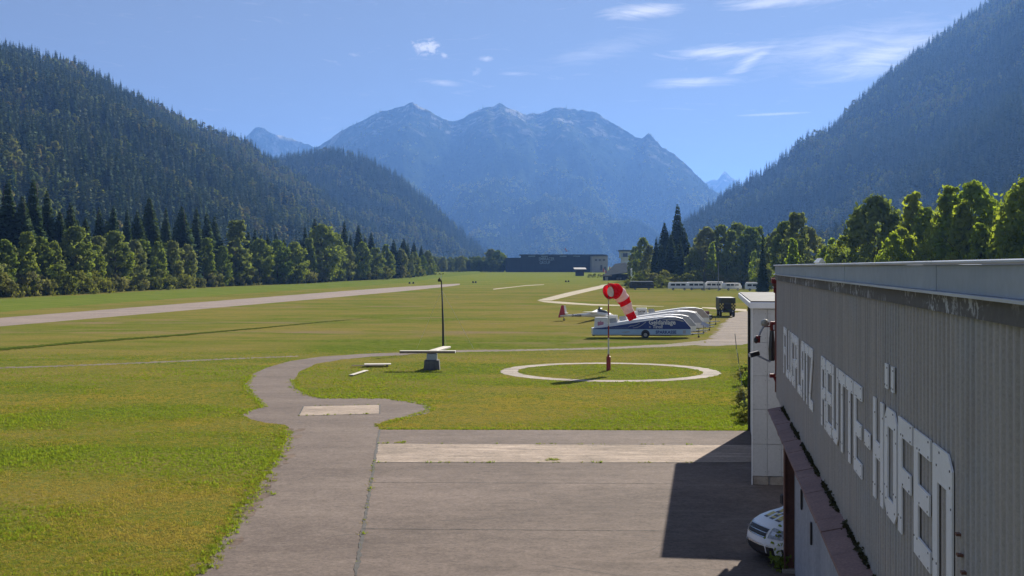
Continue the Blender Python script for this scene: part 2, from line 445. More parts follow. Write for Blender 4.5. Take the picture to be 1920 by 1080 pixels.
for i, (px, py, a0, L) in enumerate([(760, 1000, .3, 5), (950, 930, -.5, 6), (1100, 960, 1.2, 3), (820, 890, .1, 4), (560, 900, 1.3, 5), (610, 1010, 1.0, 4), (600, 810, .2, 3.5), (1180, 1040, .8, 3), (520, 735, 2.2, 3), (1030, 1060, -.3, 5)]):
    p = G(px, py); a = a0; pts = [p.copy()]
    for k in range(int(L / .25)):
        a += random.gauss(0, .28); p = p + Vector((math.cos(a), math.sin(a), 0)) * .25; pts.append(p.copy())
    w = random.uniform(.008, .016); on = px > 690
    strip('crack', [q_ + Vector((math.sin(a), -math.cos(a), 0)) * w for q_ in pts], [q_ - Vector((math.sin(a), -math.cos(a), 0)) * w for q_ in pts], M_SEAM, (.0100 if on else .0056) + .00015 * i, len(pts) * 2, .006, parent=apron if on else lane, paved=False)
# eroded earth along the left rim of the lane
ea = Gs([(372, 1080), (432, 992), (470, 934), (500, 890), (524, 850), (540, 812), (546, 801)])
for i in range(34):
    t = random.random() ** .7 * 5.6; k = int(t); p = ea[k].lerp(ea[k + 1], t - k)
    r = random.uniform(.12, .42); off = random.uniform(-.15, .5)
    poly = [Vector((p.x + off + math.cos(w) * r * random.uniform(.5, 1) * .8, p.y + math.sin(w) * r * 2.2 * random.uniform(.6, 1), 0)) for w in np.linspace(0, 6.28, 9)[:-1]]
    sheet('earth_patch', poly, M_DIRT, .0062 + .00012 * i, None, 0, parent=lane, paved=False)
# windsock ring
rc = G(1143, 696.5)
def circ(r, n=96, j=.0): return [Vector((rc.x + (r + random.uniform(-j, j)) * math.cos(2 * math.pi * i / n), rc.y + (r + random.uniform(-j, j)) * math.sin(2 * math.pi * i / n), 0)) for i in range(n + 1)]
ro, ri = circ(7.5, 120, .10), circ(6.35, 120, .08); ro[-1] = ro[0]; ri[-1] = ri[0]
strip('marker_ring', ro, ri, M_RINGP, .012, 120, 0)
# tracks
strip('gravel_track', Gs([(-60, 690.5), (120, 685), (300, 677.6), (430, 672), (560, 666.8)]), Gs([(-60, 693), (120, 687.4), (300, 680), (430, 673.8), (560, 668.6)]), M_TRACK, .0035, 220, .42)
strip('gravel_track', Gs([(765, 660.5), (850, 656.5), (1000, 655), (1130, 651.5), (1250, 645.5), (1320, 638)]), Gs([(765, 664), (850, 660.5), (1000, 657.5), (1130, 655), (1250, 650.5), (1320, 646)]), M_TRACK, .0035, 200, .30)
sheet('gravel_yard', smooth_poly(Gs([(1292, 649), (1322, 640), (1338, 630), (1346, 616), (1362, 602), (1370, 591), (1384, 584), (1440, 582), (1440, 640), (1404, 645), (1360, 648)]), 1), M_GRAVEL, .0045, .7, .5)
strip('gravel_path', Gs([(1007, 563), (1060, 549.5), (1128, 534.3), (1152, 531.5)]), Gs([(1034, 563.5), (1078, 552.5), (1140, 538), (1162, 533.5)]), M_PATH, .006, 70, .15)
strip('gravel_path', Gs([(1007, 563.2), (1048, 565.4), (1110, 570), (1200, 573.2), (1245, 574.3)]), Gs([(1020, 566.5), (1048, 569.2), (1110, 572.6), (1200, 574.4), (1245, 574.8)]), M_PATH, .0075, 70, .15)
strip('gravel_path', Gs([(1316, 576), (1350, 577), (1400, 580)]), Gs([(1316, 577.5), (1350, 580.5), (1400, 584)]), M_PATH, .0078, 30, .2)
strip('worn_track', Gs([(925, 541.5), (985, 534.8), (1020, 533.2)]), Gs([(925, 543), (985, 536), (1020, 534)]), M_PATH, .005, 30, .4)
# darker line of longer grass left of the runway field, bank of longer grass before the wood, backlit brightness put into its colour
M_DGRASS = pm('long_grass', (.045, .068, .010), (.075, .095, .016), .6, .95, bump=.5, spec=0)
strip('grass_line', Gs([(-60, 659), (0, 653.5), (160, 640), (330, 628), (500, 613.4), (600, 604), (700, 596)]), Gs([(-60, 663), (0, 657.5), (160, 643), (330, 630.4), (500, 614.8), (600, 604.8), (700, 596.2)]), M_DGRASS, .05, 240, .55, kind='stuff', paved=False)
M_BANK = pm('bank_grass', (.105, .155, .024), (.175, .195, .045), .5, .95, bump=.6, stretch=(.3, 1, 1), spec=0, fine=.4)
ba = Gs([(-260, 572), (0, 561), (150, 553.5), (300, 545), (450, 537.2), (560, 532.8), (640, 528.2), (720, 524.6), (770, 521.2), (820, 513.5), (900, 508.5)])
bb = Gs([(-260, 603), (0, 585), (150, 573), (300, 562), (450, 551), (560, 543.5), (640, 539), (720, 533), (770, 529.5), (820, 521), (900, 513)])
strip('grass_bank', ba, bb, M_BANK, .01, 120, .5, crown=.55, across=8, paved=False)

# ------------------------------------------------------------------ trees: prototypes (meshes shared by the copies)
M_BARK = pm('bark', (.10, .075, .055), (.05, .038, .03), 6, .9, bump=.6, stretch=(3, 3, .5))
M_SPR = foliage('spruce_needles', (.040, .070, .034), (.085, .115, .050), .15)
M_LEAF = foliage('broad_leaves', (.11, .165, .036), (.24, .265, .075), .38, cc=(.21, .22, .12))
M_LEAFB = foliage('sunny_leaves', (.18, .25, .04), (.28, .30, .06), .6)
M_BUSH = foliage('shrub_leaves', (.12, .155, .036), (.22, .21, .065), .35, cc=(.20, .19, .11))
def quads(C, U, V):
    n = len(C); v = np.empty((n, 4, 3)); v[:, 0] = C - U - V; v[:, 1] = C + U - V; v[:, 2] = C + U + V; v[:, 3] = C - U + V
    return v.reshape(-1, 3), np.arange(n * 4).reshape(n, 4)
def leaf_mesh(name, C, U, V, O, mat, soft=.42):
    """leaf faces wound outwards, shaded partly by the rounded clump they belong to"""
    n = np.cross(U, V); n /= np.linalg.norm(n, axis=1, keepdims=True) + 1e-9; O = O / (np.linalg.norm(O, axis=1, keepdims=True) + 1e-9)
    fl = np.sign((n * O).sum(1, keepdims=True)); fl[fl == 0] = 1; U = U * fl; n = n * fl
    N = O * soft + n * (1 - soft); N /= np.linalg.norm(N, axis=1, keepdims=True) + 1e-9
    v, f = quads(C, U, V); return np_mesh(name, v, f, mat, True, np.repeat(N, 4, axis=0))
def rand_unit(n):
    v = RNG.normal(size=(n, 3)); return v / np.linalg.norm(v, axis=1, keepdims=True)
def crown_broad(name, h, rx, base, nblob, per, leaf, mat, shape='egg', seed=0):
    """clumps of leaf-sized faces spread through an uneven egg; gaps stay between the clumps"""
    cs = []; rs = []
    lobes = RNG.uniform(-.22, .22, 9)
    for i in range(nblob):
        t = RNG.uniform(0, 1) ** .85; zc = base + (h - base) * t
        if shape == 'egg': prof = math.sin(math.pi * min(1, (t * .86 + .12))) ** .75
        elif shape == 'column': prof = (1 - t * .75) * min(1, t * 6 + .35)
        else: prof = math.sqrt(max(0, 1 - t * t)) * .95 + .1
        a = RNG.uniform(0, 2 * math.pi); k = RNG.uniform(.35, 1) ** .5
        lo = 1 + lobes[int(a / 6.2832 * 9) % 9] + RNG.uniform(-.1, .1)
        r = rx * prof * k * lo
        cs.append((r * math.cos(a), r * math.sin(a), zc)); rs.append(rx * RNG.uniform(.13, .27) * (1.1 - .45 * t))
    cs = np.array(cs); rs = np.array(rs)
    n = nblob * per; idx = np.repeat(np.arange(nblob), per)
    d = rand_unit(n); d[:, 2] = d[:, 2] * .8 + .12
    C = cs[idx] + d * (rs[idx] * np.where(RNG.random(n) < .14, RNG.uniform(1.1, 1.7, n), RNG.uniform(.45, 1.1, n)))[:, None] * np.array([1.1, 1.1, .9])
    nr = d + RNG.normal(size=(n, 3)) * .55; nr /= np.linalg.norm(nr, axis=1, keepdims=True)
    U = np.cross(nr, rand_unit(n)); U /= np.linalg.norm(U, axis=1, keepdims=True) + 1e-6; V = np.cross(nr, U)
    s = leaf * RNG.uniform(.6, 1.3, n)[:, None] / 2
    ax = C - np.array([0, 0, base + (h - base) * .42]); ax /= np.linalg.norm(ax, axis=1, keepdims=True) + 1e-9
    return leaf_mesh(name, C, U * s, V * s * .7, d * .6 + ax * .6 + np.array([0, 0, .15]), mat)
def crown_spruce(name, h, rx, base, levels, per, segs, mat, w=.55):
    C = []; U = []; V = []
    for i in range(levels):
        t = (i + RNG.uniform(0, .6)) / levels; z = base + (h - base) * t
        r = rx * (1 - t) ** .85 * (1 if t > .08 else .8) + .10; k = max(4, int(per * (1 - t * .55)))
        for j in range(k):
            a = 2 * math.pi * (j + RNG.uniform(-.3, .3)) / k + i * .7; L = r * RNG.uniform(.68, 1.12)
            out = np.array([math.cos(a), math.sin(a), 0]); side = np.array([-out[1], out[0], 0])
            for s in range(segs):
                q0 = (s + .5) / segs; dr = -.10 - .42 * q0 + RNG.uniform(-.08, .08)
                p = out * L * q0; p = p + np.array([0, 0, z + dr * L * q0 + (.10 * L if q0 > .85 else 0)])
                ax = out + np.array([0, 0, dr]); ax /= np.linalg.norm(ax); tilt = RNG.uniform(-1.15, 1.15)
                sd = side * math.cos(tilt) + np.array([0, 0, 1]) * math.sin(tilt)
                C.append(p); U.append(ax * L / segs * .62); V.append(sd * w * (.55 + .75 * (1 - q0)) * RNG.uniform(.7, 1.2) * (.35 + .65 * (1 - t)) * .9)
                if s == segs - 1 or segs < 3:                       # hanging twigs under the branch end
                    C.append(p + np.array([0, 0, -.22])); U.append(ax * L / segs * .5); V.append((np.array([0, 0, 1]) * .8 + side * RNG.uniform(-.4, .4)) * .26)
    C, U, V = map(np.array, (C, U, V))
    O = C * np.array([1, 1, 0]); O /= np.linalg.norm(O, axis=1, keepdims=True) + 1e-6; O[:, 2] = .45
    return leaf_mesh(name, C, U, V, O, mat, .6)
def trunk_mesh(name, h, r, limbs, spread, seed):
    rr = random.Random(seed); mb = MB()
    pts = [Vector((rr.uniform(-.1, .1) * k, rr.uniform(-.1, .1) * k, h * k / 6)) for k in range(7)]; pts[0] = Vector((0, 0, -.15))
    mb.tube(pts, [r * 1.25] + [r * (1 - .15 * k) for k in range(1, 7)], 7)
    for i in range(limbs):
        z = h * rr.uniform(.3, .85); a = rr.uniform(0, 6.28); L = spread * rr.uniform(.4, .8)
        p0 = Vector((0, 0, z)); p1 = p0 + Vector((math.cos(a) * L * .5, math.sin(a) * L * .5, L * .35)); p2 = p0 + Vector((math.cos(a) * L, math.sin(a) * L, L * .8))
        mb.tube([p0, p1, p2], [r * .4, r * .25, r * .08], 5)
    return mb.mesh(name, M_BARK, True)
SPRUCE = [(crown_spruce('crown', 24, rx, 1.0, 46, 15, 3, M_SPR, .78), trunk_mesh('trunk', 23.2, .26, 0, 0, 3), 24) for rx in (3.4, 4.1, 2.7)]
BROAD = [(crown_broad('crown', 15, rx, 1.0, int(nb * 1.9), 44, .52, M_LEAF, sh), trunk_mesh('trunk', 12, .24, 9, 3.6, i), 15)
         for i, (rx, nb, sh) in enumerate([(4.3, 62, 'egg'), (5.0, 74, 'egg'), (3.4, 54, 'column'), (4.6, 60, 'egg'), (3.9, 64, 'egg')])]
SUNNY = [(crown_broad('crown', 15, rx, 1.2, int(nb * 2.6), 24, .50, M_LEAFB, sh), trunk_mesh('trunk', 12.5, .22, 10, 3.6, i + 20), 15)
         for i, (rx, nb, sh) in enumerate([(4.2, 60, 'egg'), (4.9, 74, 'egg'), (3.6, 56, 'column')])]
POPLAR = [(crown_broad('crown', 15, 1.25, .6, 46, 80, .36, M_SPR, 'column'), trunk_mesh('trunk', 13, .15, 3, .9, 31), 15)]
BUSH = [(crown_broad('crown', 3.4, rx, .0, 26, 70, .26, M_BUSH, 'dome'), trunk_mesh('trunk', 2.4, .07, 6, 1.4, i + 40), 3.4) for i, rx in enumerate((2.4, 2.0, 2.9))]
TREES = []
def tree(name, proto, loc, h, sx=1.0, group=None, kindword='tree', row=''):
    cr, tr, ph = proto; s = h / ph
    e = empty(name, loc, random.uniform(0, 6.28)); e.scale = (s * sx, s * sx, s)
    link('trunk', tr, e); link('crown', cr, e)
    e['category'] = 'shrub' if name.endswith('shrub') else 'tree'; e['group'] = group
    TREES.append((e, name, kindword, row, (loc[0] / loc[1]))); return e

# the wood along the runway: edge line of the trees in photo pixels -> world
edge = Gs([(-120, 566), (0, 559), (150, 551.5), (300, 543.5), (450, 536), (560, 531.8), (640, 527.5), (720, 524), (775, 520.5), (815, 516)])
epx = [-120, 0, 150, 300, 450, 560, 640, 720, 775, 815]
def edge_at(px): 
    for i in range(len(epx) - 1):
        if px <= epx[i + 1]: t = (px - epx[i]) / (epx[i + 1] - epx[i]); return edge[i].lerp(edge[i + 1], t)
    return edge[-1]
def behind(px, back):
    p = edge_at(px); y = p.y + back; return Vector(((px - CX) / FPX * y, y, gz(y) - .05))
def top_h(px, back, py):
    p = behind(px, back); return CH + (HY - py) / FPX * p.y - p.z
ROWF, ROWB = 'front row of the wood beyond the runway', 'rear of the wood beyond the runway'
for px, py, sx in [(-30, 365, 1), (15, 343, 1.05), (42, 372, .9), (62, 342, 1), (88, 362, .95), (112, 400, 1), (132, 384, 1.1), (160, 412, 1), (186, 393, .9), (212, 390, 1), (238, 398, .8), (258, 400, 1),
                   (280, 374, 1.1), (311, 393, .8), (341, 390, 1), (368, 392, .9), (388, 402, .8), (402, 408, .8), (478, 432, .9), (502, 441, .8), (572, 428, .8), (590, 412, .9), (646, 416, .75), (672, 424, .9), (696, 438, .9),
                   (738, 452, .9), (765, 458, .8), (790, 462, .9)]:
    bk = random.uniform(16, 24); tree('spruce_tree', random.choice(SPRUCE), behind(px, bk), top_h(px, bk, py) + .8, sx * 1.75, 'spruces in the wood beyond the runway', 'spruce', ROWB)
for px in range(-60, 815, 17):                                   # a closed dark row of spruces behind
    px += random.uniform(-6, 6); bk = random.uniform(24, 36); py = 404 + max(0, px) * .062 + random.uniform(-6, 24)
    tree('spruce_tree', random.choice(SPRUCE), behind(px, bk), top_h(px, bk, py), random.uniform(1.5, 2.0), 'spruces in the back row of the wood', 'spruce', 'darkest back row of the wood beyond the runway')
for px, py, sx in [(-40, 445, 1), (8, 452, 1.0), (50, 438, 1), (100, 455, .9), (143, 428, 1.1), (180, 462, .8), (216, 436, 1.1), (252, 452, .9), (296, 455, .7), (322, 452, .8), (352, 460, .8), (388, 448, .9), (416, 462, .8),
                   (443, 416, 1.25), (486, 450, .9), (520, 452, 1), (552, 455, .9), (580, 449, .9), (604, 424, 1.0), (628, 438, .9), (654, 462, .8), (680, 455, .9), (706, 465, .9), (730, 473, .9), (752, 468, .9), (772, 478, .8), (792, 480, .9), (808, 484, .9)]:
    bk = random.uniform(3, 8); tree('broadleaf_tree', random.choice(BROAD), behind(px, bk), top_h(px, bk, py), sx * random.uniform(.92, 1.1), 'broadleaf trees in front of the wood', 'broadleaf tree', ROWF)
for px in range(-60, 815, 27):
    px += random.uniform(-9, 9); bk = random.uniform(9, 14)
    tree('broadleaf_tree', random.choice(BROAD), behind(px, bk), random.uniform(11, 15.5) * (1 if px < 600 else 1.1), random.uniform(.85, 1.15), 'broadleaf trees within the wood', 'broadleaf tree', 'middle of the wood beyond the runway')
for px in range(-50, 812, 21):
    px += random.uniform(-8, 8)
    tree('wild_shrub', random.choice(BUSH), behind(px, random.uniform(-.5, 2.5)), random.uniform(2.6, 6.5), random.uniform(.8, 1.0), 'shrubs along the wood edge', 'shrub', 'foot of the wood beyond the runway')
# the far hedge running to the dark hangar
for i in range(46):
    px = 812 + 136 * (i + random.uniform(-.4, .4)) / 46; y = random.uniform(900, 960) - (px - 812) * .1
    pyt = 487 - random.uniform(-3, 7) - (14 if px > 920 and random.random() < .5 else 0)
    x = (px - CX) / FPX * y; h = (CH - (pyt - HY) / FPX * y) - gz(y)
    tree('broadleaf_tree', random.choice(BROAD), (x, y, gz(y) - .1), max(h, 6), 1.1, 'trees of the far hedge beside the dark hangar', 'broadleaf tree', 'far hedge left of the dark hangar')
# trees on the right, behind the parking place and behind the hangar
ROWR = 'stand right of the field'
for px, pyt, y, sx in [(1270, 382, 470, 1.75), (1246, 416, 455, 1.7), (1282, 425, 440, 1.7), (1258, 438, 445, 1.8), (1230, 446, 450, 1.1), (1300, 452, 450, 1.0), (1240, 455, 436, 1.3), (1276, 450, 430, 1.35), (1430, 440, 300, .8), (1375, 438, 440, .9), (1345, 452, 450, 1.0), (1398, 455, 420, .9), (1462, 440, 420, .9)]:
    tree('spruce_tree', random.choice(SPRUCE), ((px - CX) / FPX * y, y, gz(y) - .1), CH + (HY - pyt) / FPX * y, sx, 'spruces right of the field', 'spruce', ROWR)
for px, pyt, y, sx in [(1205, 448, 480, .8), (1190, 466, 540, .7), (1185, 478, 530, .6), (1218, 462, 470, .8), (1196, 474, 500, .7), (1312, 446, 440, .7), (1324, 428, 430, 1.0), (1352, 424, 425, 1.0), (1372, 434, 415, .9), (1384, 420, 430, 1.0), (1407, 428, 420, 1.0), (1420, 425, 430, .8), (1455, 436, 330, .8), (1472, 418, 310, .9),
                       (1494, 402, 300, 1.05), (1515, 428, 310, .8), (1300, 470, 425, .8), (1338, 470, 415, .7), (1362, 468, 410, .7), (1500, 450, 280, .8), (1610, 424, 260, .8), (1642, 372, 230, 1.0), (1664, 402, 240, .8), (1625, 402, 245, .8)]:
    tree('broadleaf_tree', random.choice(BROAD), ((px - CX) / FPX * y, y, gz(y) - .1), CH + (HY - pyt) / FPX * y, sx, 'broadleaf trees right of the field', 'broadleaf tree', ROWR)
for px, pyt, y, sx in [(1335, 455, 405, .6), (1414, 472, 395, .6), (1487, 448, 270, .7), (1560, 448, 250, .75), (1582, 444, 245, .8), (1545, 462, 255, .7), (1690, 430, 200, .8), (1712, 364, 215, .85), (1735, 392, 210, .9), (1762, 402, 205, .7), (1783, 352, 200, .95), (1826, 346, 195, 1.05),
                       (1852, 372, 200, .9), (1806, 380, 190, .9), (1880, 392, 185, .8), (1905, 360, 180, .85), (1925, 340, 175, .8), (1955, 350, 175, 1), (1675, 440, 195, .7), (1840, 420, 180, .9)]:
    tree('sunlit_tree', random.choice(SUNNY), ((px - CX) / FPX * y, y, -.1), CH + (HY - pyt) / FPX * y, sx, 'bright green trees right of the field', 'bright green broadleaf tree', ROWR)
for px, pyt, y in [(1432, 440, 405), (1441, 438, 400), (1399, 458, 410)]:
    tree('columnar_tree', POPLAR[0], ((px - CX) / FPX * y, y, -.1), CH + (HY - pyt) / FPX * y, .8, 'slim dark columnar trees right of the field', 'slim columnar tree', ROWR)
for px in range(1185, 1455, 13):
    y = random.uniform(396, 412); px += random.uniform(-4, 4)
    tree('wild_shrub', random.choice(BUSH), ((px - CX) / FPX * y, y, -.05), random.uniform(3.5, 7), .9, 'shrubs behind the parked vehicles', 'shrub', 'foot of the stand behind the parked vehicles')

# ------------------------------------------------------------------ hills and mountains
M_HILL = pm('forest_floor', (.026, .040, .016), (.045, .055, .024), .01, .95, bump=.4, bscale=.08, spec=0)
def mountain_material():
    m, q, p, out = newmat('mountain_slope')
    t = q.n('ShaderNodeTexCoord').outputs['Object']; x, y, z = q.sep(t)[:3]
    n1 = q.noise(q.scale(t, (.0022, .0022, .0012)), 1, 7, .62, .5)
    n2 = q.noise(q.scale(t, (.012, .012, .006)), 1, 5, .65)
    n3 = q.noise(q.scale(t, (.05, .05, .03)), 1, 3, .7)
    wood = q.mix(q.ramp(n3, .3, .7), (.012, .022, .010), (.045, .06, .022))
    alp = q.mix(n2, (.09, .095, .045), (.19, .17, .10)); rock = q.mix(n2, (.20, .19, .17), (.48, .45, .40))
    hgt = q.m('ADD', q.m('DIVIDE', z, 1000.), q.m('MULTIPLY', q.m('SUBTRACT', n1, .5), 1.1))
    c = q.mix(q.ramp(hgt, .68, .86), wood, q.mix(q.ramp(n2, .45, .6), wood, alp))
    c = q.mix(q.m('MULTIPLY', q.ramp(hgt, .62, 1.0), q.ramp(n2, .52, .62)), c, rock)
    q.link(c, p.inputs['Base Color']); p.inputs['Roughness'].default_value = .95; p.inputs['Specular IOR Level'].default_value = 0
    bn = q.n('ShaderNodeBump'); bn.inputs['Strength'].default_value = 1.0; bn.inputs['Distance'].default_value = 14
    q.link(q.m('ADD', n2, q.m('MULTIPLY', n3, .6)), bn.inputs['Height']); q.link(bn.outputs[0], p.inputs['Normal'])
    return m
M_MOUNT = mountain_material()
def interp(px, tab, k):
    return np.interp(px, [t[0] for t in tab], [t[k] for t in tab])
def massif(name, ridge, base, nx, ny, mat, amp, freq, seed, shape=1.1, rough=0., back=.35, lower=0., gully=0., skew=0.):
    """ridge: (px, py, distance); base: (px, distance). A body with depth: front slope, crest and back slope"""
    pxs = np.linspace(ridge[0][0], ridge[-1][0], nx)
    D = interp(pxs, ridge, 2); py = interp(pxs, ridge, 1); B = interp(pxs, base, 1)
    ang = (pxs - CX) / FPX
    py = py + rough * fbm(pxs / 14., pxs * 0 + seed, 4, seed)
    zr = CH + (HY - py) / FPX * D - lower
    ts = np.concatenate([np.linspace(0, 1, ny), 1 + np.linspace(0, 1, 8)[1:]])
    V = np.zeros((len(ts), nx, 3))
    for i, t in enumerate(ts):
        if t <= 1:
            Y = B + (D - B) * t
            pq = pxs + (1 - t) * skew * (fbm(pxs / 160. + 3, pxs * 0 + t * 2.5, 3, seed + 4) * 2.2 + .35)   # spurs run down aslant
            zq = np.interp(pq, pxs, zr)
            Z = -6 + (zq + 6) * t ** shape
            win = math.sin(math.pi * t) ** .7
        else:
            Y = D + (t - 1) * D * back; Z = zr * (1 - (t - 1) ** .9 * 1.02); win = math.sin(math.pi * (t - 1)) * .6
        X = ang * Y
        n = fbm(X / freq, Y / freq, 5, seed)
        g = -np.abs(fbm(X / (freq * .7), Y / (freq * 2.2) + 5, 4, seed + 9)) * gully
        g = g - np.abs(fbm(X / (freq * .22), Y / (freq * .6) + 9, 4, seed + 19)) * gully * .35
        V[i, :, 0] = X; V[i, :, 1] = Y; V[i, :, 2] = Z + (n * amp + g) * win
    nr = len(ts); idx = np.arange(nr * nx).reshape(nr, nx)
    F = np.stack([idx[:-1, :-1], idx[:-1, 1:], idx[1:, 1:], idx[1:, :-1]], -1).reshape(-1, 4)
    o = link(name, np_mesh(name, V.reshape(-1, 3), F, mat, True)); tag(o, kind='structure')
    return o, V[:ny + 1]
def scatter(V, spacing, rng, tmax=1.0, keep=None):
    A, B_, C, D_ = V[:-1, :-1], V[:-1, 1:], V[1:, 1:], V[1:, :-1]
    area = np.linalg.norm(np.cross(B_ - A, D_ - A), axis=-1).ravel(); n = int(area.sum() / spacing ** 2)
    c = rng.choice(len(area), n, p=area / area.sum()); r, k = np.unravel_index(c, A.shape[:2])
    u, w = rng.random((2, n, 1))
    p = (A[r, k] * (1 - u) + B_[r, k] * u) * (1 - w) + (D_[r, k] * (1 - u) + C[r, k] * u) * w
    return p
PROTO = bpy.data.collections.new('forest_prototypes')
M_FSPR = foliage('hill_spruce', (.026, .054, .028), (.090, .115, .044), .10, cc=(.10, .115, .065))
M_FLEAF = foliage('hill_broadleaf', (.11, .15, .034), (.25, .25, .07), .3, cc=(.21, .17, .08))
def lod(me): 
    o = bpy.data.objects.new(me.name, me); PROTO.objects.link(o); return o
for i, rx in enumerate((3.2, 3.9, 2.6)): lod(crown_spruce('a_spruce%d' % i, 24, rx, .5, 17, 8, 1, M_FSPR, 1.3))
for i, rx in enumerate((4.6, 5.6)): lod(crown_broad('b_leaf%d' % i, 16, rx, .5, 26, 14, 1.5, M_FLEAF, 'egg'))
MINI = bpy.data.collections.new('mini_prototypes')
for i, rx in enumerate((5.0, 4.0)): MINI.objects.link(bpy.data.objects.new('m%d' % i, crown_spruce('m_spruce%d' % i, 22, rx, .5, 6, 5, 1, M_FSPR, 2.6)))
MINI.objects.link(bpy.data.objects.new('n', crown_broad('n_leaf', 15, 6.5, .5, 9, 6, 4., M_FLEAF, 'egg')))
def gn_instancer(name, coll):
    ng = bpy.data.node_groups.new(name, 'GeometryNodeTree')
    ng.interface.new_socket('Geometry', in_out='INPUT', socket_type='NodeSocketGeometry')
    ng.interface.new_socket('Geometry', in_out='OUTPUT', socket_type='NodeSocketGeometry')
    N = ng.nodes; L = ng.links
    gi = N.new('NodeGroupInput'); go = N.new('NodeGroupOutput'); iop = N.new('GeometryNodeInstanceOnPoints')
    ci = N.new('GeometryNodeCollectionInfo'); ci.inputs['Collection'].default_value = coll; ci.inputs['Separate Children'].default_value = True; ci.inputs['Reset Children'].default_value = True
    def attr(n, t):
        a = N.new('GeometryNodeInputNamedAttribute'); a.data_type = t; a.inputs[0].default_value = n; return a.outputs[0]
    L.new(gi.outputs[0], iop.inputs['Points']); L.new(ci.outputs[0], iop.inputs['Instance']); iop.inputs['Pick Instance'].default_value = True
    L.new(attr('idx', 'INT'), iop.inputs['Instance Index']); L.new(attr('scl', 'FLOAT_VECTOR'), iop.inputs['Scale'])
    L.new(attr('rot', 'FLOAT_VECTOR'), iop.inputs['Rotation']); L.new(iop.outputs[0], go.inputs[0])
    return ng
GN_F = gn_instancer('forest_scatter', PROTO); GN_M = gn_instancer('far_forest_scatter', MINI)
def scatter_object(name, pts, idx, scl, rot, ng, label, cat):
    me = bpy.data.meshes.new(name); me.vertices.add(len(pts)); me.vertices.foreach_set('co', np.asarray(pts, 'f').ravel())
    a = me.attributes.new('idx', 'INT', 'POINT'); a.data.foreach_set('value', np.asarray(idx, 'i'))
    a = me.attributes.new('scl', 'FLOAT_VECTOR', 'POINT'); a.data.foreach_set('vector', np.asarray(scl, 'f').ravel())
    a = me.attributes.new('rot', 'FLOAT_VECTOR', 'POINT'); a.data.foreach_set('vector', np.asarray(rot, 'f').ravel())
    o = link(name, me); md = o.modifiers.new('scatter', 'NODES'); md.node_group = ng
    return tag(o, label, cat, kind='stuff')
def forest(name, V, spacing, ng, label, leafshare, nsp, nlf, smin=.7, smax=1.15, keep=None, hscale=1.0):
    p = scatter(V, spacing, RNG)
    if keep is not None: p = p[keep(p)]
    n = len(p); ln = fbm(p[:, 0] / 140, p[:, 1] / 140, 3, 77) + RNG.uniform(-.35, .35, n)
    leaf = ln > np.quantile(ln, 1 - leafshare)
    idx = np.where(leaf, nsp + RNG.integers(0, nlf, n), RNG.integers(0, nsp, n))
    s = RNG.uniform(smin, smax, n) * hscale; scl = np.stack([s * RNG.uniform(.85, 1.15, n), s * RNG.uniform(.85, 1.15, n), s], -1)
    rot = np.zeros((n, 3)); rot[:, 2] = RNG.uniform(0, 6.28, n)
    p[:, 2] -= .8
    return scatter_object(name, p, idx, scl, rot, ng, label, 'forest')
# left wooded hill, near shoulder
o, V1 = massif('hill', [(-700, -40, 1900), (-300, 45, 1900), (0, 98, 1950), (150, 144, 2000), (200, 168, 2050), (260, 200, 2100), (330, 230, 2200), (400, 260, 2300), (460, 280, 2400), (500, 312, 2450), (560, 345, 2450), (620, 390, 2400), (700, 440, 2300), (770, 480, 2200), (820, 499, 2100)],
               [(-700, 600), (0, 640), (200, 720), (400, 900), (600, 1150), (700, 1300), (820, 1600)], 150, 60, M_HILL, 55, 420, 11, .95, 2.5, gully=35)
forest('hill_forest', V1, 10.2, GN_F, 'dense spruce forest with lighter broadleaf trees on the near left hillside', .22, 3, 2, .65, 1.45)
# second shoulder behind it
o, V2 = massif('hill', [(380, 330, 3300), (450, 318, 3300), (520, 306, 3300), (560, 298, 3250), (620, 289, 3200), (680, 300, 3150), (740, 336, 3100), (800, 383, 3050), (860, 440, 3000), (900, 475, 2950), (930, 494, 2900), (950, 502, 2900)],
               [(380, 1900), (600, 1900), (800, 2100), (950, 2500)], 110, 50, M_HILL, 45, 400, 23, 1.0, 2.5, gully=25)
forest('hill_forest', V2, 10.5, GN_F, 'dark spruce forest on the rounded hill behind the left shoulder', .18, 3, 2, .65, 1.4)
# right mountain flank, in its own shade
o, V3 = massif('hill', [(1230, 470, 2600), (1290, 424, 2650), (1310, 408, 2700), (1340, 385, 2700), (1380, 358, 2750), (1410, 338, 2750), (1450, 318, 2800), (1480, 292, 2800), (1510, 264, 2850), (1545, 254, 2850), (1570, 237, 2900), (1590, 213, 2900), (1620, 187, 2950), (1650, 157, 3000), (1680, 137, 3000), (1710, 112, 3000), (1750, 84, 3050), (1785, 57, 3050), (1850, 12, 3100), (1920, -45, 3100), (2050, -130, 3100), (2150, -160, 3050), (2400, -170, 3000)],
               [(1230, 2300), (1400, 1900), (1600, 1500), (1920, 1150), (2400, 900)], 150, 64, M_HILL, 60, 420, 31, .95, 3, gully=60)
forest('hill_forest', V3, 10.5, GN_F, 'shaded blue grey forest on the steep right mountain flank', .14, 3, 2, .6, 1.4)
o, V4 = massif('hill', [(1440, 486, 1300), (1540, 452, 1300), (1600, 432, 1280), (1700, 412, 1250), (1800, 393, 1200), (1920, 366, 1150), (2300, 300, 1100)], [(1440, 1150), (1920, 800), (2300, 700)], 70, 24, M_HILL, 16, 200, 41, .9, 2)
forest('hill_forest', V4, 8.5, GN_F, 'dark spruce forest on the low spur behind the bright trees', .15, 3, 2, .6, .95)
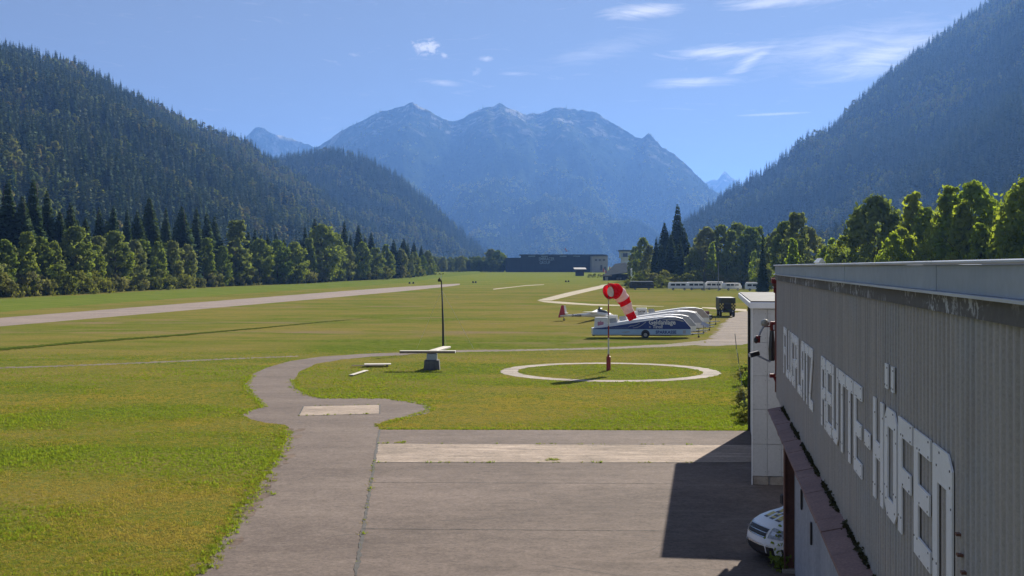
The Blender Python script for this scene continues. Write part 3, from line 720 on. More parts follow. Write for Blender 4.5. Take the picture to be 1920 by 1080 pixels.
# central mountain
o, V5 = massif('mountain', [(200, 470, 7600), (400, 375, 7400), (480, 335, 7300), (590, 277, 7200), (640, 247, 7100), (690, 220, 7000), (740, 200, 6950), (775, 194, 6900), (800, 206, 6900), (830, 223, 6900), (850, 227, 6950), (880, 216, 7000), (910, 201, 7000), (935, 195, 7000), (960, 204, 7000), (985, 214, 7050), (1005, 212, 7100), (1025, 211, 7100), (1040, 204, 7100), (1060, 202, 7100), (1085, 209, 7100), (1110, 208, 7050), (1140, 223, 7000), (1170, 244, 6950), (1190, 256, 6900), (1205, 257, 6850), (1217, 250, 6800), (1228, 263, 6750), (1240, 276, 6700), (1265, 288, 6650), (1285, 306, 6600), (1305, 326, 6500), (1325, 346, 6450), (1345, 364, 6400), (1400, 410, 6300), (1500, 475, 6200), (1560, 497, 6200)],
               [(200, 4200), (900, 3600), (1200, 3700), (1560, 4600)], 420, 170, M_MOUNT, 130, 900, 53, 1.25, 5, gully=420, skew=170)
forest('far_forest', V5, 19, GN_M, 'hazy blue forest covering the slopes of the central mountain', .2, 2, 1, .7, 1.2,
       keep=lambda p: (p[:, 2] < 470 + 330 * fbm(p[:, 0] / 350, p[:, 1] / 500, 4, 5)) | (RNG.random(len(p)) < .12))
# far peaks
massif('mountain', [(250, 420, 9000), (400, 300, 8800), (440, 272, 8700), (465, 251, 8600), (480, 238, 8600), (492, 240, 8600), (500, 241, 8600), (520, 253, 8600), (550, 263, 8700), (590, 272, 8700), (640, 302, 8700), (760, 420, 8800)], [(250, 7700), (760, 7800)], 90, 40, M_MOUNT, 140, 900, 61, 1.2, 8, back=.2, gully=160, skew=40)
massif('mountain', [(1180, 470, 11500), (1290, 385, 11500), (1325, 346, 11500), (1345, 333, 11500), (1360, 323, 11500), (1372, 331, 11500), (1385, 343, 11500), (1430, 385, 11500), (1540, 480, 11500)], [(1180, 9000), (1540, 9000)], 80, 36, M_MOUNT, 120, 900, 67, 1.2, 7, back=.15, gully=150, skew=40)
# haze
HZ = MB(); HZ.box(-9000, -400, -7.5, 9000, 14200, 1080)
m = bpy.data.materials.new('valley_haze'); m.use_nodes = True; m.node_tree.nodes.clear(); q = NB(m.node_tree)
pv = q.n('ShaderNodeVolumePrincipled'); pv.inputs['Color'].default_value = (.19, .42, 1.0, 1); pv.inputs['Density'].default_value = 0.74e-4
pv.inputs['Anisotropy'].default_value = .33
oo = q.n('ShaderNodeOutputMaterial'); q.link(pv.outputs[0], oo.inputs['Volume'])
tag(HZ.build('haze', m), 'thin blue haze filling the valley air', 'haze', kind='stuff')
# ------------------------------------------------------------------ the big hangar on the right
def sheet_material():
    m, q, p, out = newmat('corrugated_sheet'); t = q.n('ShaderNodeTexCoord').outputs['Object']
    st = q.noise(q.scale(t, (1, 3.2, .16)), 1.6, 5, .65); bl = q.noise(q.scale(t, (1, .5, .6)), 1.0, 4, .6); fn = q.noise(t, 38, 3, .7)
    c = q.mix(q.ramp(st, .32, .68), (.50, .455, .41), (.355, .33, .305)); c = q.mix(q.m('MULTIPLY', q.ramp(bl, .5, .7), .5), c, (.38, .40, .415))
    sp = q.ramp(q.noise(q.scale(t, (1, 1, .8)), 26, 2, .8), .68, .76)
    c = q.mix(q.m('MULTIPLY', q.m('MULTIPLY', sp, q.ramp(bl, .42, .6)), .7), c, (.16, .15, .14))
    c = q.mix(.4, c, q.mix(q.ramp(fn, .25, .75), (.5, .5, .5), (1.25, 1.25, 1.25)), 'MULTIPLY')
    q.link(c, p.inputs['Base Color']); p.inputs['Roughness'].default_value = .75; p.inputs['Specular IOR Level'].default_value = .25; return m
M_SHEET = sheet_material()
M_SHEETL = pm('door_sheet', (.44, .45, .47), (.35, .36, .38), .7, .7, stretch=(1, 1, .2), fine=.3)
M_PARAP = pm('parapet_metal', (.42, .46, .51), (.35, .39, .44), .5, .5, .3, fine=.15)
M_CAP = pm('coping_metal', (.62, .64, .66), (.50, .52, .55), .8, .45, .2)
M_WHITE = pm('white_panel', (.90, .90, .89), (.84, .84, .83), 1.2, .55, fine=.08)
M_SCREW = pm('screw_head', (.10, .09, .085), None, 5, .6)
M_TILE = pm('red_brown_tile', (.33, .20, .165), (.25, .15, .13), 1.6, .8, bump=.3, fine=.45)
M_RUST = pm('brown_steel', (.22, .10, .065), (.14, .065, .05), 2, .6, fine=.3)
M_RED = pm('dark_red_paint', (.22, .022, .02), (.16, .018, .018), 3, .5)
M_DARK = pm('dark_plastic', (.02, .02, .022), (.03, .03, .03), 5, .5)
M_WALLW = pm('white_cladding', (.60, .60, .585), (.52, .52, .505), .7, .7, fine=.12, stretch=(1, 1, .3))
M_ROOF = pm('roof_felt', (.16, .16, .16), (.10, .10, .10), 1, .9, bump=.3)
M_BLOCK = pm('concrete_block', (.46, .40, .33), (.30, .26, .22), 3, .9, bump=.5, fine=.4)
M_MOSS = pm('moss', (.03, .035, .012), (.055, .05, .02), 8, .95, bump=.6)
def lichen_material():
    m, q, p, out = newmat('lichen_fascia'); t = q.n('ShaderNodeTexCoord').outputs['Object']
    f = q.ramp(q.noise(t, 7, 6, .7, .6), .52, .58); g = q.ramp(q.noise(q.scale(t, (1, .25, 1)), 2, 2), .42, .56)
    c = q.mix(q.m('MULTIPLY', f, g), q.mix(q.noise(t, 12, 4), (.09, .085, .075), (.17, .16, .145)), (.52, .53, .52))
    q.link(c, p.inputs['Base Color']); p.inputs['Roughness'].default_value = .9; return m
M_LICHEN = lichen_material()
HA = R(9.2); CO = math.cos(HA); WX = 2.03                      # wall line X = WX + tan(HA) * Y
HL = lambda Y: Y / CO
hangar = empty('hangar', (WX, 0, 0), -HA, 'long grey corrugated hangar with white lettering at the right edge', 'hangar')
Y0, Y1 = 2.0, HL(34.2)
zL, zF0, zF1, zP1 = 3.49, 6.82, 6.97, 7.25
def corrug(x, ya, yb, z0, z1, pitch, amp, mat, name, parent):
    prof = []; y = ya
    while y < yb:
        for f, d in ((0, 0), (.30, 0), (.40, amp), (.88, amp), (.98, 0)):
            if y + f * pitch <= yb: prof.append((x - d, y + f * pitch))
        y += pitch
    n = len(prof); v = np.array([(a, c, z) for z in (z0, z1) for a, c in prof]); f = np.array([(i, i + 1, n + i + 1, n + i) for i in range(n - 1)])
    return link(name, np_mesh(name, v, f, mat), parent)
corrug(0, Y0, Y1, zL, zF0 + .04, .185, .038, M_SHEET, 'wall', hangar)
mb = MB(); mb.box(.05, Y0, 3.3, 14, Y1, 6.95); mb.build('hangar_body', M_SHEETL, hangar)
corrug(.06, Y0, HL(28.3), 0, 3.32, .25, .02, M_SHEETL, 'door_panel', hangar)
mb = MB(); mb.box(.10, Y0, 0, .3, HL(28.3), 3.3); mb.box(13.7, Y0, 0, 14, Y1, 3.3); mb.box(.3, Y0, 0, 13.7, Y0 + .2, 3.3); mb.box(5, Y1 - .2, 0, 13.7, Y1, 3.3); mb.build('inner_wall', M_SHEETL, hangar)
for Yc, z in [(23.4, 2.0), (20.0, 1.75), (17.5, 1.55), (25.8, 2.2)]:                 # slots in the door
    mb = MB(); mb.box(-.008, HL(Yc) - .06, z - .22, .03, HL(Yc) + .06, z + .22, .01); mb.build('door_slot', M_DARK, hangar)
mb = MB(); mb.box(-.07, Y0, zF0, .05, Y1 + .02, zF1); mb.build('fascia', M_LICHEN, hangar)
mb = MB(); mb.box(-.13, Y0, zF1, .05, Y1 + .06, zF1 + .022); mb.build('flashing', M_CAP, hangar)
k = 0; y = HL(3.43)
while y < Y1:                                                # parapet panels with open seams
    y1 = min(y + HL(3.39) - .02, Y1 - .005)
    mb = MB(); mb.box(-.075 + .004 * (k % 2), y, zF1 + .022, .05, y1, zP1 - .035, .006); mb.build('parapet_panel', M_PARAP, hangar); y += HL(3.39); k += 1
mb = MB(); mb.box(-.03, Y0, zF1 + .022, .045, Y1 - .02, zP1 - .04); mb.build('seam_backing', M_DARK, hangar)
y = HL(3.43)
while y < Y1:
    y1 = min(y + HL(3.39) - .006, Y1 + .05)
    mb = MB(); mb.box(-.115, y, zP1 - .035 + random.uniform(0, .006), .16, y1, zP1, .008); mb.build('coping', M_CAP, hangar); y += HL(3.39)
mb = MB(); mb.box(.06, Y0, 6.95, 14, Y1, 7.06); mb.build('roof', M_ROOF, hangar)
for Yc, L_, x in [(16.2, 1.5, 1.6), (11.4, 1.4, 1.4), (24, 2, 2.2)]:
    mb = MB(); mb.box(x, HL(Yc), 7.06, x + 1.6, HL(Yc) + L_, 7.24, .02); o = mb.build('skylight', M_CAP, hangar)
    mb = MB(); mb.box(x + .12, HL(Yc) + .12, 7.24, x + 1.48, HL(Yc) + L_ - .12, 7.29, .03); mb.build('dome', M_WHITE, o)
# ledge of red-brown tiles
y = HL(31.5); k = 0
tile_len = [.55, .5, .5, .55, .6, .5, 1.1, .5, .55, .7, 1.5, 1.45, .75, .7, 1.45, 1.45, .7, .75, 1.4, 1.45, 1.45, 1.45, 1.45, 1.4, 1.4, 1.4, 1.4, 1.4]
for L_ in tile_len:
    if y - L_ < 2.6: break
    dzz = random.uniform(-.006, .006)
    mb = MB(); mb.prism([(-.41 + random.uniform(-.008, .008), zL - .075 + dzz), (-.40, zL - .035 + dzz), (.0, zL + .055 + dzz), (.0, zL - .02 + dzz)], 1, y - L_ + .012, y - .012)
    mb.build('ledge_tile', M_TILE, hangar); y -= L_
mb = MB(); mb.box(-.36, HL(3), zL - .12, .05, HL(31.45), zL - .082); mb.build('ledge_bearer', M_RUST, hangar)
mv = []; mf = []                                                # moss and weeds in the angle above the ledge
C = []
for i in range(900):
    yy = random.uniform(HL(4), HL(31)); dn = math.sin(yy * 1.7) + math.sin(yy * 4.1 + 1)
    if dn < -.9: continue
    sp_ = random.uniform(.01, .05) * (1 + .4 * dn)
    for k in range(7): C.append((-.05 - abs(random.gauss(0, sp_ * .5)), yy + random.gauss(0, sp_ * 1.5), zL + .045 + abs(random.gauss(0, sp_ * .7))))
C = np.array(C); U = rand_unit(len(C)); V_ = np.cross(U, rand_unit(len(C))); V_ /= np.linalg.norm(V_, axis=1, keepdims=True) + 1e-6; s = RNG.uniform(.008, .022, (len(C), 1))
v, f = quads(C, U * s, V_ * s); tag(link('ledge_moss', np_mesh('ledge_moss', v, f, M_MOSS), hangar), kind='stuff')
# steel post under the ledge, red corner trim
mb = MB(); py_ = HL(28.3)
mb.box(-.20, py_ - .16, .0, -.17, py_ + .16, 3.36); mb.box(.10, py_ - .16, 0, .13, py_ + .16, 3.36); mb.box(-.17, py_ - .015, 0, .10, py_ + .015, 3.36); mb.build('steel_post', M_RUST, hangar)
mb = MB(); mb.box(-.24, py_ - .2, 0.0, .16, py_ + .2, .10, .01); mb.build('post_foot', M_BLOCK, hangar)
mb = MB(); mb.box(-.05, Y1 - .02, 4.25, .16, Y1 + .14, 6.80, .01); mb.build('corner_trim', M_RED, hangar)
mb = MB(); mb.box(-.16, Y1 + .02, 6.72, .9, Y1 + .5, 6.86, .01); mb.box(-.10, Y1 + .05, 6.45, .4, Y1 + .3, 6.6, .01); mb.build('eaves_bracket', M_RED, hangar)
mb = MB(); mb.tube([(-.10, Y1 + .30, 6.9), (-.10, Y1 + .30, 6.75), (-.02, Y1 + .22, 6.5), (-.02, Y1 + .22, 3.6)], .045, 8); mb.build('downpipe', M_RUST, hangar)
# the lettering: white sheet-metal letters screwed to the wall
S_, T_ = .265, .16
def rect(a, c, d, e): return [(a, c), (d, c), (d, e), (a, e)]
BOT = [(0, .17), (0, .1), (.18, 0), (.82, 0), (1, .1), (1, .17)]; TOP = [(x, 1 - y) for x, y in reversed(BOT)]
PB = [[(S_, 1), (.82, 1), (1, .9), (1, .83), (S_, .83)], rect(1 - S_, .56, 1, .83), [(S_, .56), (1, .56), (1, .50), (.82, .40), (S_, .40)]]
GL = {
    'F': [rect(0, 0, S_, 1), rect(S_, 1 - T_, 1, 1), rect(S_, .42, .9, .42 + T_)],
    'L': [rect(0, 0, S_, 1), rect(S_, 0, 1, T_)],
    'U': [rect(0, .17, S_, 1), rect(1 - S_, .17, 1, 1), BOT],
    'G': [rect(0, .17, S_, .83), BOT, TOP, rect(1 - S_, .17, 1, .52), rect(.52, .38, 1 - S_, .52)],
    'P': [rect(0, 0, S_, 1)] + PB,
    'A': [rect(0, 0, S_, .83), rect(1 - S_, 0, 1, .83), TOP, rect(S_, .34, 1 - S_, .49)],
    'T': [rect(.5 - S_ / 2, 0, .5 + S_ / 2, 1 - T_), rect(0, 1 - T_, 1, 1)],
    'Z': [rect(0, 1 - T_, 1, 1), rect(0, 0, 1, T_), [(0, T_), (.36, T_), (1, 1 - T_), (.64, 1 - T_)]],
    'R': [rect(0, 0, S_, 1)] + PB + [rect(1 - S_, 0, 1, .40)],
    'E': [rect(0, 0, S_, 1), rect(S_, 0, 1, T_), rect(S_, .42, .95, .42 + T_), rect(S_, 1 - T_, 1, 1)],
    'H': [rect(0, 0, S_, 1), rect(1 - S_, 0, 1, 1), rect(S_, .42, 1 - S_, .42 + T_)],
    'O': [rect(0, .17, S_, .83), rect(1 - S_, .17, 1, .83), BOT, TOP],
    'Ö': [rect(0, .17, S_, .83), rect(1 - S_, .17, 1, .83), BOT, TOP, rect(.02, 1.17, .26, 1.40), rect(.56, 1.17, .76, 1.40)],
    'N': [rect(0, 0, S_, 1), [(S_, 1), (.80, 1), (1, .90), (1, .74), (S_, .74)], rect(1 - S_, 0, 1, .74)],
    '-': [rect(.25, .42, .85, .58)]}
def put_word(word, Ya, Yb, z0=4.50, z1=5.67):
    n = len(word); pitch = (Ya - Yb) / n
    for i, ch in enumerate(word):
        ys = HL(Ya - i * pitch); wd = HL(pitch) * .885; mb = MB()
        for poly in GL[ch]:
            pts = [(ys - u * wd, z0 + w * (z1 - z0)) for u, w in poly]
            mb.prism(pts, 0, -.062 - random.uniform(0, .003), -.046)
            cxx = sum(p[0] for p in pts) / len(pts); czz = sum(p[1] for p in pts) / len(pts)
            mb.cur = 1
            for (pa, pb) in (pts[0], pts[2], pts[len(pts) // 2 + 1 if len(pts) > 4 else 1]):
                a2, b2 = pa + (cxx - pa) * .28, pb + (czz - pb) * .28
                mb.box(-.068, a2 - .009, b2 - .009, -.062, a2 + .009, b2 + .009)
            mb.cur = 0
        o = mb.build('letter', [M_WHITE, M_SCREW], hangar); o['label'] = 'white sheet metal letter ' + ch if ch != '-' else 'white sheet metal hyphen'
put_word('FLUGPLATZ', 30.6, 22.1); put_word('REUTTE', 20.6, 15.1); put_word('-', 15.15, 14.2); put_word('HÖFEN', 14.17, 9.5)
# fixings, stains and small brackets on the sheet
for Yc, z in [(9.4, 5.1), (9.35, 4.95), (9.2, 4.85), (9.0, 4.72), (8.8, 4.62)]:
    mb = MB(); mb.box(-.075, HL(Yc) - .03, z - .008, -.03, HL(Yc) + .03, z + .012); mb.build('rusty_bracket', M_RUST, hangar)

# ------------------------------------------------------------------ white annex beyond the hangar
an = empty('white_annex', (WX, 0, 0), -HA, 'white panelled flat-roofed shed standing beyond the end of the hangar', 'shed')
ax0 = -.10; ya, yb = HL(39.6), HL(53.1)
mb = MB(); mb.box(ax0, ya, .02, 9, yb, 5.82); mb.build('wall', M_WALLW, an)
mb = MB(); mb.box(ax0 - .50, ya - .22, 5.82, 9.2, yb + .3, 6.03, .02); mb.build('roof_trim', M_WHITE, an)
mb = MB(); mb.box(ax0 - .45, ya - .18, 6.03, 9.1, yb + .25, 6.07); mb.build('roof', M_ROOF, an)
zz_ = [.30, 1.35, 2.5, 3.6, 4.7, 5.80]
for xa, xb in ((-.50, -.03), (-.02, .42), (.43, .88), (.89, 1.35), (1.36, 2.4), (2.41, 3.5)):
    for i in range(5):
        mb = MB(); mb.box(xa, ya - .10 - .003 * (i % 2), zz_[i] + .006, xb, ya - .005, zz_[i + 1] - .006, .004)
        mb.cur = 1
        for sx_ in (xa + .05, xb - .05):
            for sz in (zz_[i] + .15, zz_[i + 1] - .15): mb.box(sx_ - .008, ya - .110, sz - .008, sx_ + .008, ya - .10, sz + .008)
        mb.build('wall_panel', [M_WALLW, M_SCREW], an)
mb = MB(); mb.box(-.53, ya - .11, 0, -.50, ya, 5.82); mb.build('edge_strip', M_WHITE, an)
for xa, xb in ((-.48, .0), (.05, .5), (.56, 1.1)):
    mb = MB(); mb.box(xa, ya - .09, 0, xb, ya - .005, .285, .02); mb.build('base_block', M_BLOCK, an)
mb = MB(); mb.box(ax0 - .06, yb - .55, 0, ax0 - .004, yb, 5.82); mb.build('corner_post', M_WALLW, an)
mb = MB(); mb.tube([(ax0 - .07, yb - .75, 5.7), (ax0 - .07, yb - .75, .05)], .055, 8); mb.build('downpipe', M_DARK, an)
for i in range(6):
    y_ = ya + .3 + i * (yb - ya - 1.4) / 6; mb = MB(); mb.box(ax0 - .02, y_, .05, ax0 - .003, y_ + (yb - ya - 1.4) / 6 - .02, 5.81); mb.build('side_panel', M_WALLW, an)
# weathered stack of kerb stones at the annex foot
mb = MB(); mb.box(-.13, -.55, 0, .13, .55, .22, .03); mb.box(-.11, -.5, .22, .12, .4, .38, .03)
o = mb.build('kerb_stone', M_BLOCK, None, (9.62, 46.6, 0), (0, 0, -HA)); tag(o, 'grey kerb stones lying at the foot of the white annex wall', 'stones')
# things fixed to the hangar's far corner
def Hp(o, Y, z):                                                # point at outward offset o, depth Y along the wall
    return Vector((WX + math.tan(HA) * Y - o * CO, Y + o * math.sin(HA), z))
def lamp_arm(name, base, knee, head, label, cat, headshape):
    e = empty(name, base, 0, label, cat)
    b0 = Vector(base); mb = MB(); mb.tube([(0, 0, 0), knee - b0, head - b0], .028, 7); mb.build('arm', M_PARAP, e)
    mb = MB(); h = head - b0
    if headshape == 'round':
        pts = [h + Vector((0, -.06 + .03 * i, 0)) for i in range(5)]
        mb.tube(pts, [.05, .10, .115, .105, .05], 18); mb.build('mirror_face', pm('mirror_face', (.45, .44, .36), (.35, .34, .28), 4, .25, .3), e)
        mb = MB(); mb.tube([h + Vector((0, .03, 0)), h + Vector((0, .075, 0))], [.12, .12], 18); mb.build('mirror_rim', M_PARAP, e)
    else:
        mb.box(-.15, -.09, -.06, .13, .09, .07, .02, Matrix.Translation(h) @ Euler((0, R(-14), R(10))).to_matrix().to_4x4()); mb.build('lamp_head', M_DARK, e)
        mb = MB(); mb.box(-.165, -.07, -.045, -.151, .07, .05, .004, Matrix.Translation(h) @ Euler((0, R(-14), R(10))).to_matrix().to_4x4()); mb.build('lens', M_CAP, e)
    mb = MB(); mb.box(-.06, -.06, -.10, .06, .06, .10, .01); mb.build('wall_bracket', M_RED, e); return e
d = 34.6
lamp_arm('traffic_mirror', P(1421, 636, d), P(1426, 622, d), P(1435, 606, d), 'round convex mirror on a slanting arm in front of the white annex', 'mirror', 'round')
o = lamp_arm('flood_light', P(1452, 668, d), P(1443, 678, d), P(1415, 664, d), 'black rectangular floodlight on a bent arm at the hangar corner', 'lamp', 'box')
e = empty('security_camera', P(1418, 638, d), 0, 'small black dome camera below the round mirror', 'camera')
mb = MB(); mb.tube([(0, 0, .09), (0, 0, .03), (0, 0, -.04), (0, 0, -.09)], [.045, .075, .07, .02], 12); mb.build('dome', M_DARK, e)
mb = MB(); mb.box(-.03, -.03, .09, .14, .03, .13, .01); mb.build('bracket', M_PARAP, e)
e = empty('panel_antenna', P(1447, 660, d), R(12), 'thin upright dark panel antenna beside the red corner trim', 'antenna')
mb = MB(); mb.prism([(-.05, -.25), (.04, -.25), (.06, .2), (.015, .62), (-.015, .62), (-.06, .1)], 1, -.10, .10); mb.build('panel', M_DARK, e)
mb = MB(); mb.tube([(.0, 0, 0), (.16, 0, .02)], .02, 6); mb.build('bracket', M_PARAP, e)
e = empty('spot_light', P(1452, 612, d), 0, 'dark red spotlight with bright glass on the hangar corner', 'lamp')
mb = MB(); mb.box(-.12, -.10, -.12, .14, .10, .14, .02); mb.box(-.30, -.03, -.02, -.10, .03, .02); mb.build('housing', M_RED, e)
mb = MB(); mb.box(-.06, -.125, -.09, .10, -.103, .05, .01); mb.build('glass', M_WHITE, e)  # white panel: the sunlit look of the glass is painted in
e = empty('loud_speaker', P(1449, 712, d - .3), 0, 'dark red bracket with a cream horn below the hangar corner trim', 'speaker')
mb = MB(); mb.tube([(.02, 0, .14), (.24, -.1, -.38)], .05, 6); mb.box(-.09, -.06, .06, .16, .06, .17, .01); mb.build('bracket', M_RED, e)
mb = MB(); mb.tube([(.12, -.05, .20), (.20, -.07, .14), (.26, -.08, .05)], [.13, .10, .04], 10); mb.build('horn', pm('cream_plastic', (.62, .5, .36), None, 4, .5), e)

# ------------------------------------------------------------------ van nosing out of the hangar
M_VAN = pm('white_car_paint', (.78, .78, .77), (.74, .74, .73), 2, .28, spec=.5)
M_BLACKP = pm('black_bumper', (.018, .018, .02), (.03, .03, .032), 8, .55)
M_GLASS = pm('dark_glass', (.02, .025, .03), (.03, .035, .04), 2, .08, spec=.6)
M_LENS = pm('headlight_lens', (.42, .45, .48), (.20, .22, .24), 14, .12, spec=.6)
M_YEL = pm('yellow_vinyl', (.62, .48, .05), (.55, .42, .04), 3, .45)
M_BRN = pm('dark_vinyl', (.06, .045, .03), None, 3, .45)
M_TYRE = pm('tyre_rubber', (.02, .02, .02), (.03, .03, .03), 8, .85)
M_RIM = pm('wheel_rim', (.42, .43, .45), (.3, .31, .32), 6, .35, .6)
M_CHROME = pm('silver_trim', (.5, .51, .53), None, 5, .25, .8)
van = empty('van', (5.86, 29.2, 0), R(14), 'white van with a yellow and dark chequered bonnet nosing out beside the steel post', 'van')
# local: +x points back along the van, y across; outline (x, z) from sill to bonnet to roof
OUT = [(.16, .24), (.06, .34), (.02, .50), (.04, .62), (.08, .74), (.13, .84), (.22, .94), (.42, 1.04), (.70, 1.12), (1.02, 1.18), (1.16, 1.22), (1.45, 1.52), (1.78, 1.86), (2.05, 1.96), (3.2, 2.0), (4.5, 1.96), (4.72, 1.84), (4.80, 1.2), (4.82, .5), (4.70, .26)]
def vsurf(i, y, off=0.0):
    """point on the van skin: index along the outline (float), y across"""
    j = min(int(i), len(OUT) - 2); t = i - j; x = OUT[j][0] + (OUT[j + 1][0] - OUT[j][0]) * t; z = OUT[j][1] + (OUT[j + 1][1] - OUT[j][1]) * t
    a = abs(y) / .94; front = max(0, 1 - x / 1.6)
    x2 = x + .34 * front * a ** 3; z2 = z - (.10 * a ** 4 if z > .8 else 0)
    yy = y * (1 - .12 * max(0, (z - 1.0)) ** 1.2)
    dx = OUT[j + 1][0] - OUT[j][0]; dz = OUT[j + 1][1] - OUT[j][1]; L = math.hypot(dx, dz) or 1
    return Vector((x2 - dz / L * off, yy, z2 + dx / L * off))
YS = [-.94, -.90, -.78, -.5, -.2, .2, .5, .78, .90, .94]
n = len(OUT); V = [vsurf(i, y) for i in range(n) for y in YS]; w = len(YS)
F = [(i * w + k, i * w + k + 1, (i + 1) * w + k + 1, (i + 1) * w + k) for i in range(n - 1) for k in range(w - 1)]
F += [tuple(i * w for i in range(n)), tuple(i * w + w - 1 for i in range(n - 1, -1, -1))]
mb = MB(); mb.add(V, F); o = mb.build('body', M_VAN, van, smooth=False)
bv = o.modifiers.new('soft', 'BEVEL'); bv.width = .03; bv.segments = 2; bv.limit_method = 'ANGLE'; bv.angle_limit = R(35)
for p_ in o.data.polygons:
    if len(p_.vertices) == 4: p_.use_smooth = True
def vpatch(i0, i1, y0, y1, mat, name, parent, off=.006, nu=6, nv=6):
    mb = MB(); vs = [vsurf(i0 + (i1 - i0) * a / nu, y0 + (y1 - y0) * c / nv, off) for a in range(nu + 1) for c in range(nv + 1)]
    mb.add(vs, [(a * (nv + 1) + c, a * (nv + 1) + c + 1, (a + 1) * (nv + 1) + c + 1, (a + 1) * (nv + 1) + c) for a in range(nu) for c in range(nv)])
    return mb.build(name, mat, parent)
vpatch(0, 2.0, -.93, .93, M_BLACKP, 'lower_bumper', van, .010)
gr = vpatch(3.6, 5.6, -.46, .46, M_BLACKP, 'grille', van, .008)
for k in (3.65, 4.6, 5.55): vpatch(k, k + .16, -.48, .48, M_CHROME, 'grille_bar', gr, .016)
for s in (-1, 1):
    hl = vpatch(3.7, 6.1, s * .54, s * .90, M_LENS, 'headlight', van, .010)
    vpatch(4.4, 5.4, s * .60, s * .72, M_CHROME, 'bulb_reflector', hl, .016); vpatch(4.5, 5.3, s * .76, s * .84, M_GLASS, 'bulb_reflector', hl, .016)
vpatch(2.0, 2.3, -.93, .93, M_CHROME, 'bumper_edge', van, .008)
bon = vpatch(9.55, 9.75, -.86, .86, M_BLACKP, 'bonnet_gap', van, .003)
for r_ in range(4):                                              # chequers on the bonnet
    for c_ in range(3):
        i0 = 7.1 + r_ * .55; y0 = -.44 + c_ * .30 + (.06 if r_ % 2 else 0)
        vpatch(i0, i0 + .26, y0, y0 + .20, M_BRN if (r_ + c_) % 2 == 0 or c_ == 1 else M_YEL, 'chequer', van, .005, 2, 2)
        vpatch(i0 + .27, i0 + .52, y0 + .02, y0 + .22, M_YEL, 'chequer', van, .005, 2, 2)
vpatch(10.2, 11.95, -.80, .80, M_GLASS, 'windscreen', van, .008)
for s in (-1, 1):
    mb = MB(); mb.prism([(1.55, 1.2), (2.5, 1.2), (2.5, 1.72), (1.95, 1.72)], 1, s * .885, s * .90); mb.build('side_window', M_GLASS, van)
    mb = MB(); mb.box(1.25, s * 1.0 - .10, 1.15, 1.40, s * 1.0 + .10, 1.42, .04); mb.build('mirror', M_BLACKP, van)
    for xw in (.86, 3.9):
        wl = MB(); wl.tube([(xw, s * .78, .33), (xw, s * .955, .33)], [.33, .33], 24); wo_ = wl.build('wheel', M_TYRE, van)
        wl = MB(); wl.tube([(xw, s * .95, .33), (xw, s * .967, .33)], [.20, .17], 16); wl.build('rim', M_RIM, wo_)
        ar = MB(); ar.tube([(xw, s * .70, .36), (xw, s * .948, .36)], [.42, .42], 24); ar.build('wheel_arch', M_BLACKP, van)
# leafy weed by the post
def leafy(name, loc, h, r, n, leaf, mat, label, cat, stems=7):
    e = empty(name, loc, 0, label, cat); mb = MB(); C = []
    for i in range(stems):
        a = random.uniform(0, 6.28); L = random.uniform(.3, 1) * r; t = Vector((math.cos(a) * L, math.sin(a) * L, h * random.uniform(.6, 1)))
        mb.tube([(0, 0, 0), t * .5 + Vector((0, 0, h * .12)), t], [.02, .014, .006], 5)
        for k in range(n // stems): C.append(tuple(t * random.uniform(.25, 1.05) + Vector((random.gauss(0, .10), random.gauss(0, .10), random.gauss(0, .08)))))
    mb.build('stem', M_BARK, e); C = np.array(C); m_ = len(C)
    U = rand_unit(m_); V_ = np.cross(U, rand_unit(m_)); V_ /= np.linalg.norm(V_, axis=1, keepdims=True) + 1e-6
    s = leaf * RNG.uniform(.6, 1.3, (m_, 1)) / 2; v, f = quads(C, U * s, V_ * s * .7); link('foliage', np_mesh('foliage', v, f, mat), e); return e
leafy('leafy_weed', (6.44, 28.62, 0), 1.0, .16, 300, .075, M_LEAFB, 'bright leafy weed growing at the foot of the steel post', 'plant')
leafy('leafy_weed', (6.40, 28.4, 0), .38, .18, 160, .08, M_LEAF, 'low dark weed in the shade in front of the steel post', 'plant')

# ------------------------------------------------------------------ sagging fence and hedge left of the annex
M_NET = pm('green_net', (.016, .035, .022), (.03, .05, .03), 6, .8)
fa, fb = G(1383, 690) , G(1401, 796)
fence = empty('net_fence', fb, 0, 'sagging dark green net fence running back beside the white annex', 'fence')
fp = [G(1381, 655), G(1387, 700), G(1394, 745), G(1400, 790)]
for i, p_ in enumerate(fp):
    mb = MB(); h_ = 1.35; mb.tube([p_ - fb, p_ - fb + Vector((-.12, .1, h_))], [.035, .03], 7); mb.build('post', M_NET, fence)
mb = MB()
for i in range(3):
    a, c = fp[i] - fb, fp[i + 1] - fb; m_ = 26
    for k in range(m_):
        t0 = k / m_; p0 = a.lerp(c, t0); sg = .22 * math.sin(math.pi * t0)
        mb.tube([p0 + Vector((0, 0, .05)), p0 + Vector((-.12, .1, 1.32 - sg))], .006, 3, False)
    for z in (.25, .5, .75, 1.0, 1.3):
        mb.tube([a.lerp(c, t / 8) + Vector((-.09 * z, .07 * z, z - .22 * math.sin(math.pi * t / 8) * z)) for t in range(9)], .007, 3, False)
mb.build('net', M_NET, fence)
for i, (px, py, h_) in enumerate([(1397, 772, 1.5), (1401, 745, 1.7), (1398, 760, 1.1), (1402, 785, 1.0), (1396, 722, 1.2), (1393, 705, .9), (1399, 792, .7)]):
    p_ = G(px, py); pos = ['second', 'rearmost but two', 'third', 'front', 'rearmost but one', 'rearmost', 'nearest low'][i]
    leafy('hedge_shrub', p_, h_ * .8, .36, 480, .12, [M_BUSH, M_LEAF][i % 2], pos + ' shrub growing through the net fence beside the white annex', 'shrub')

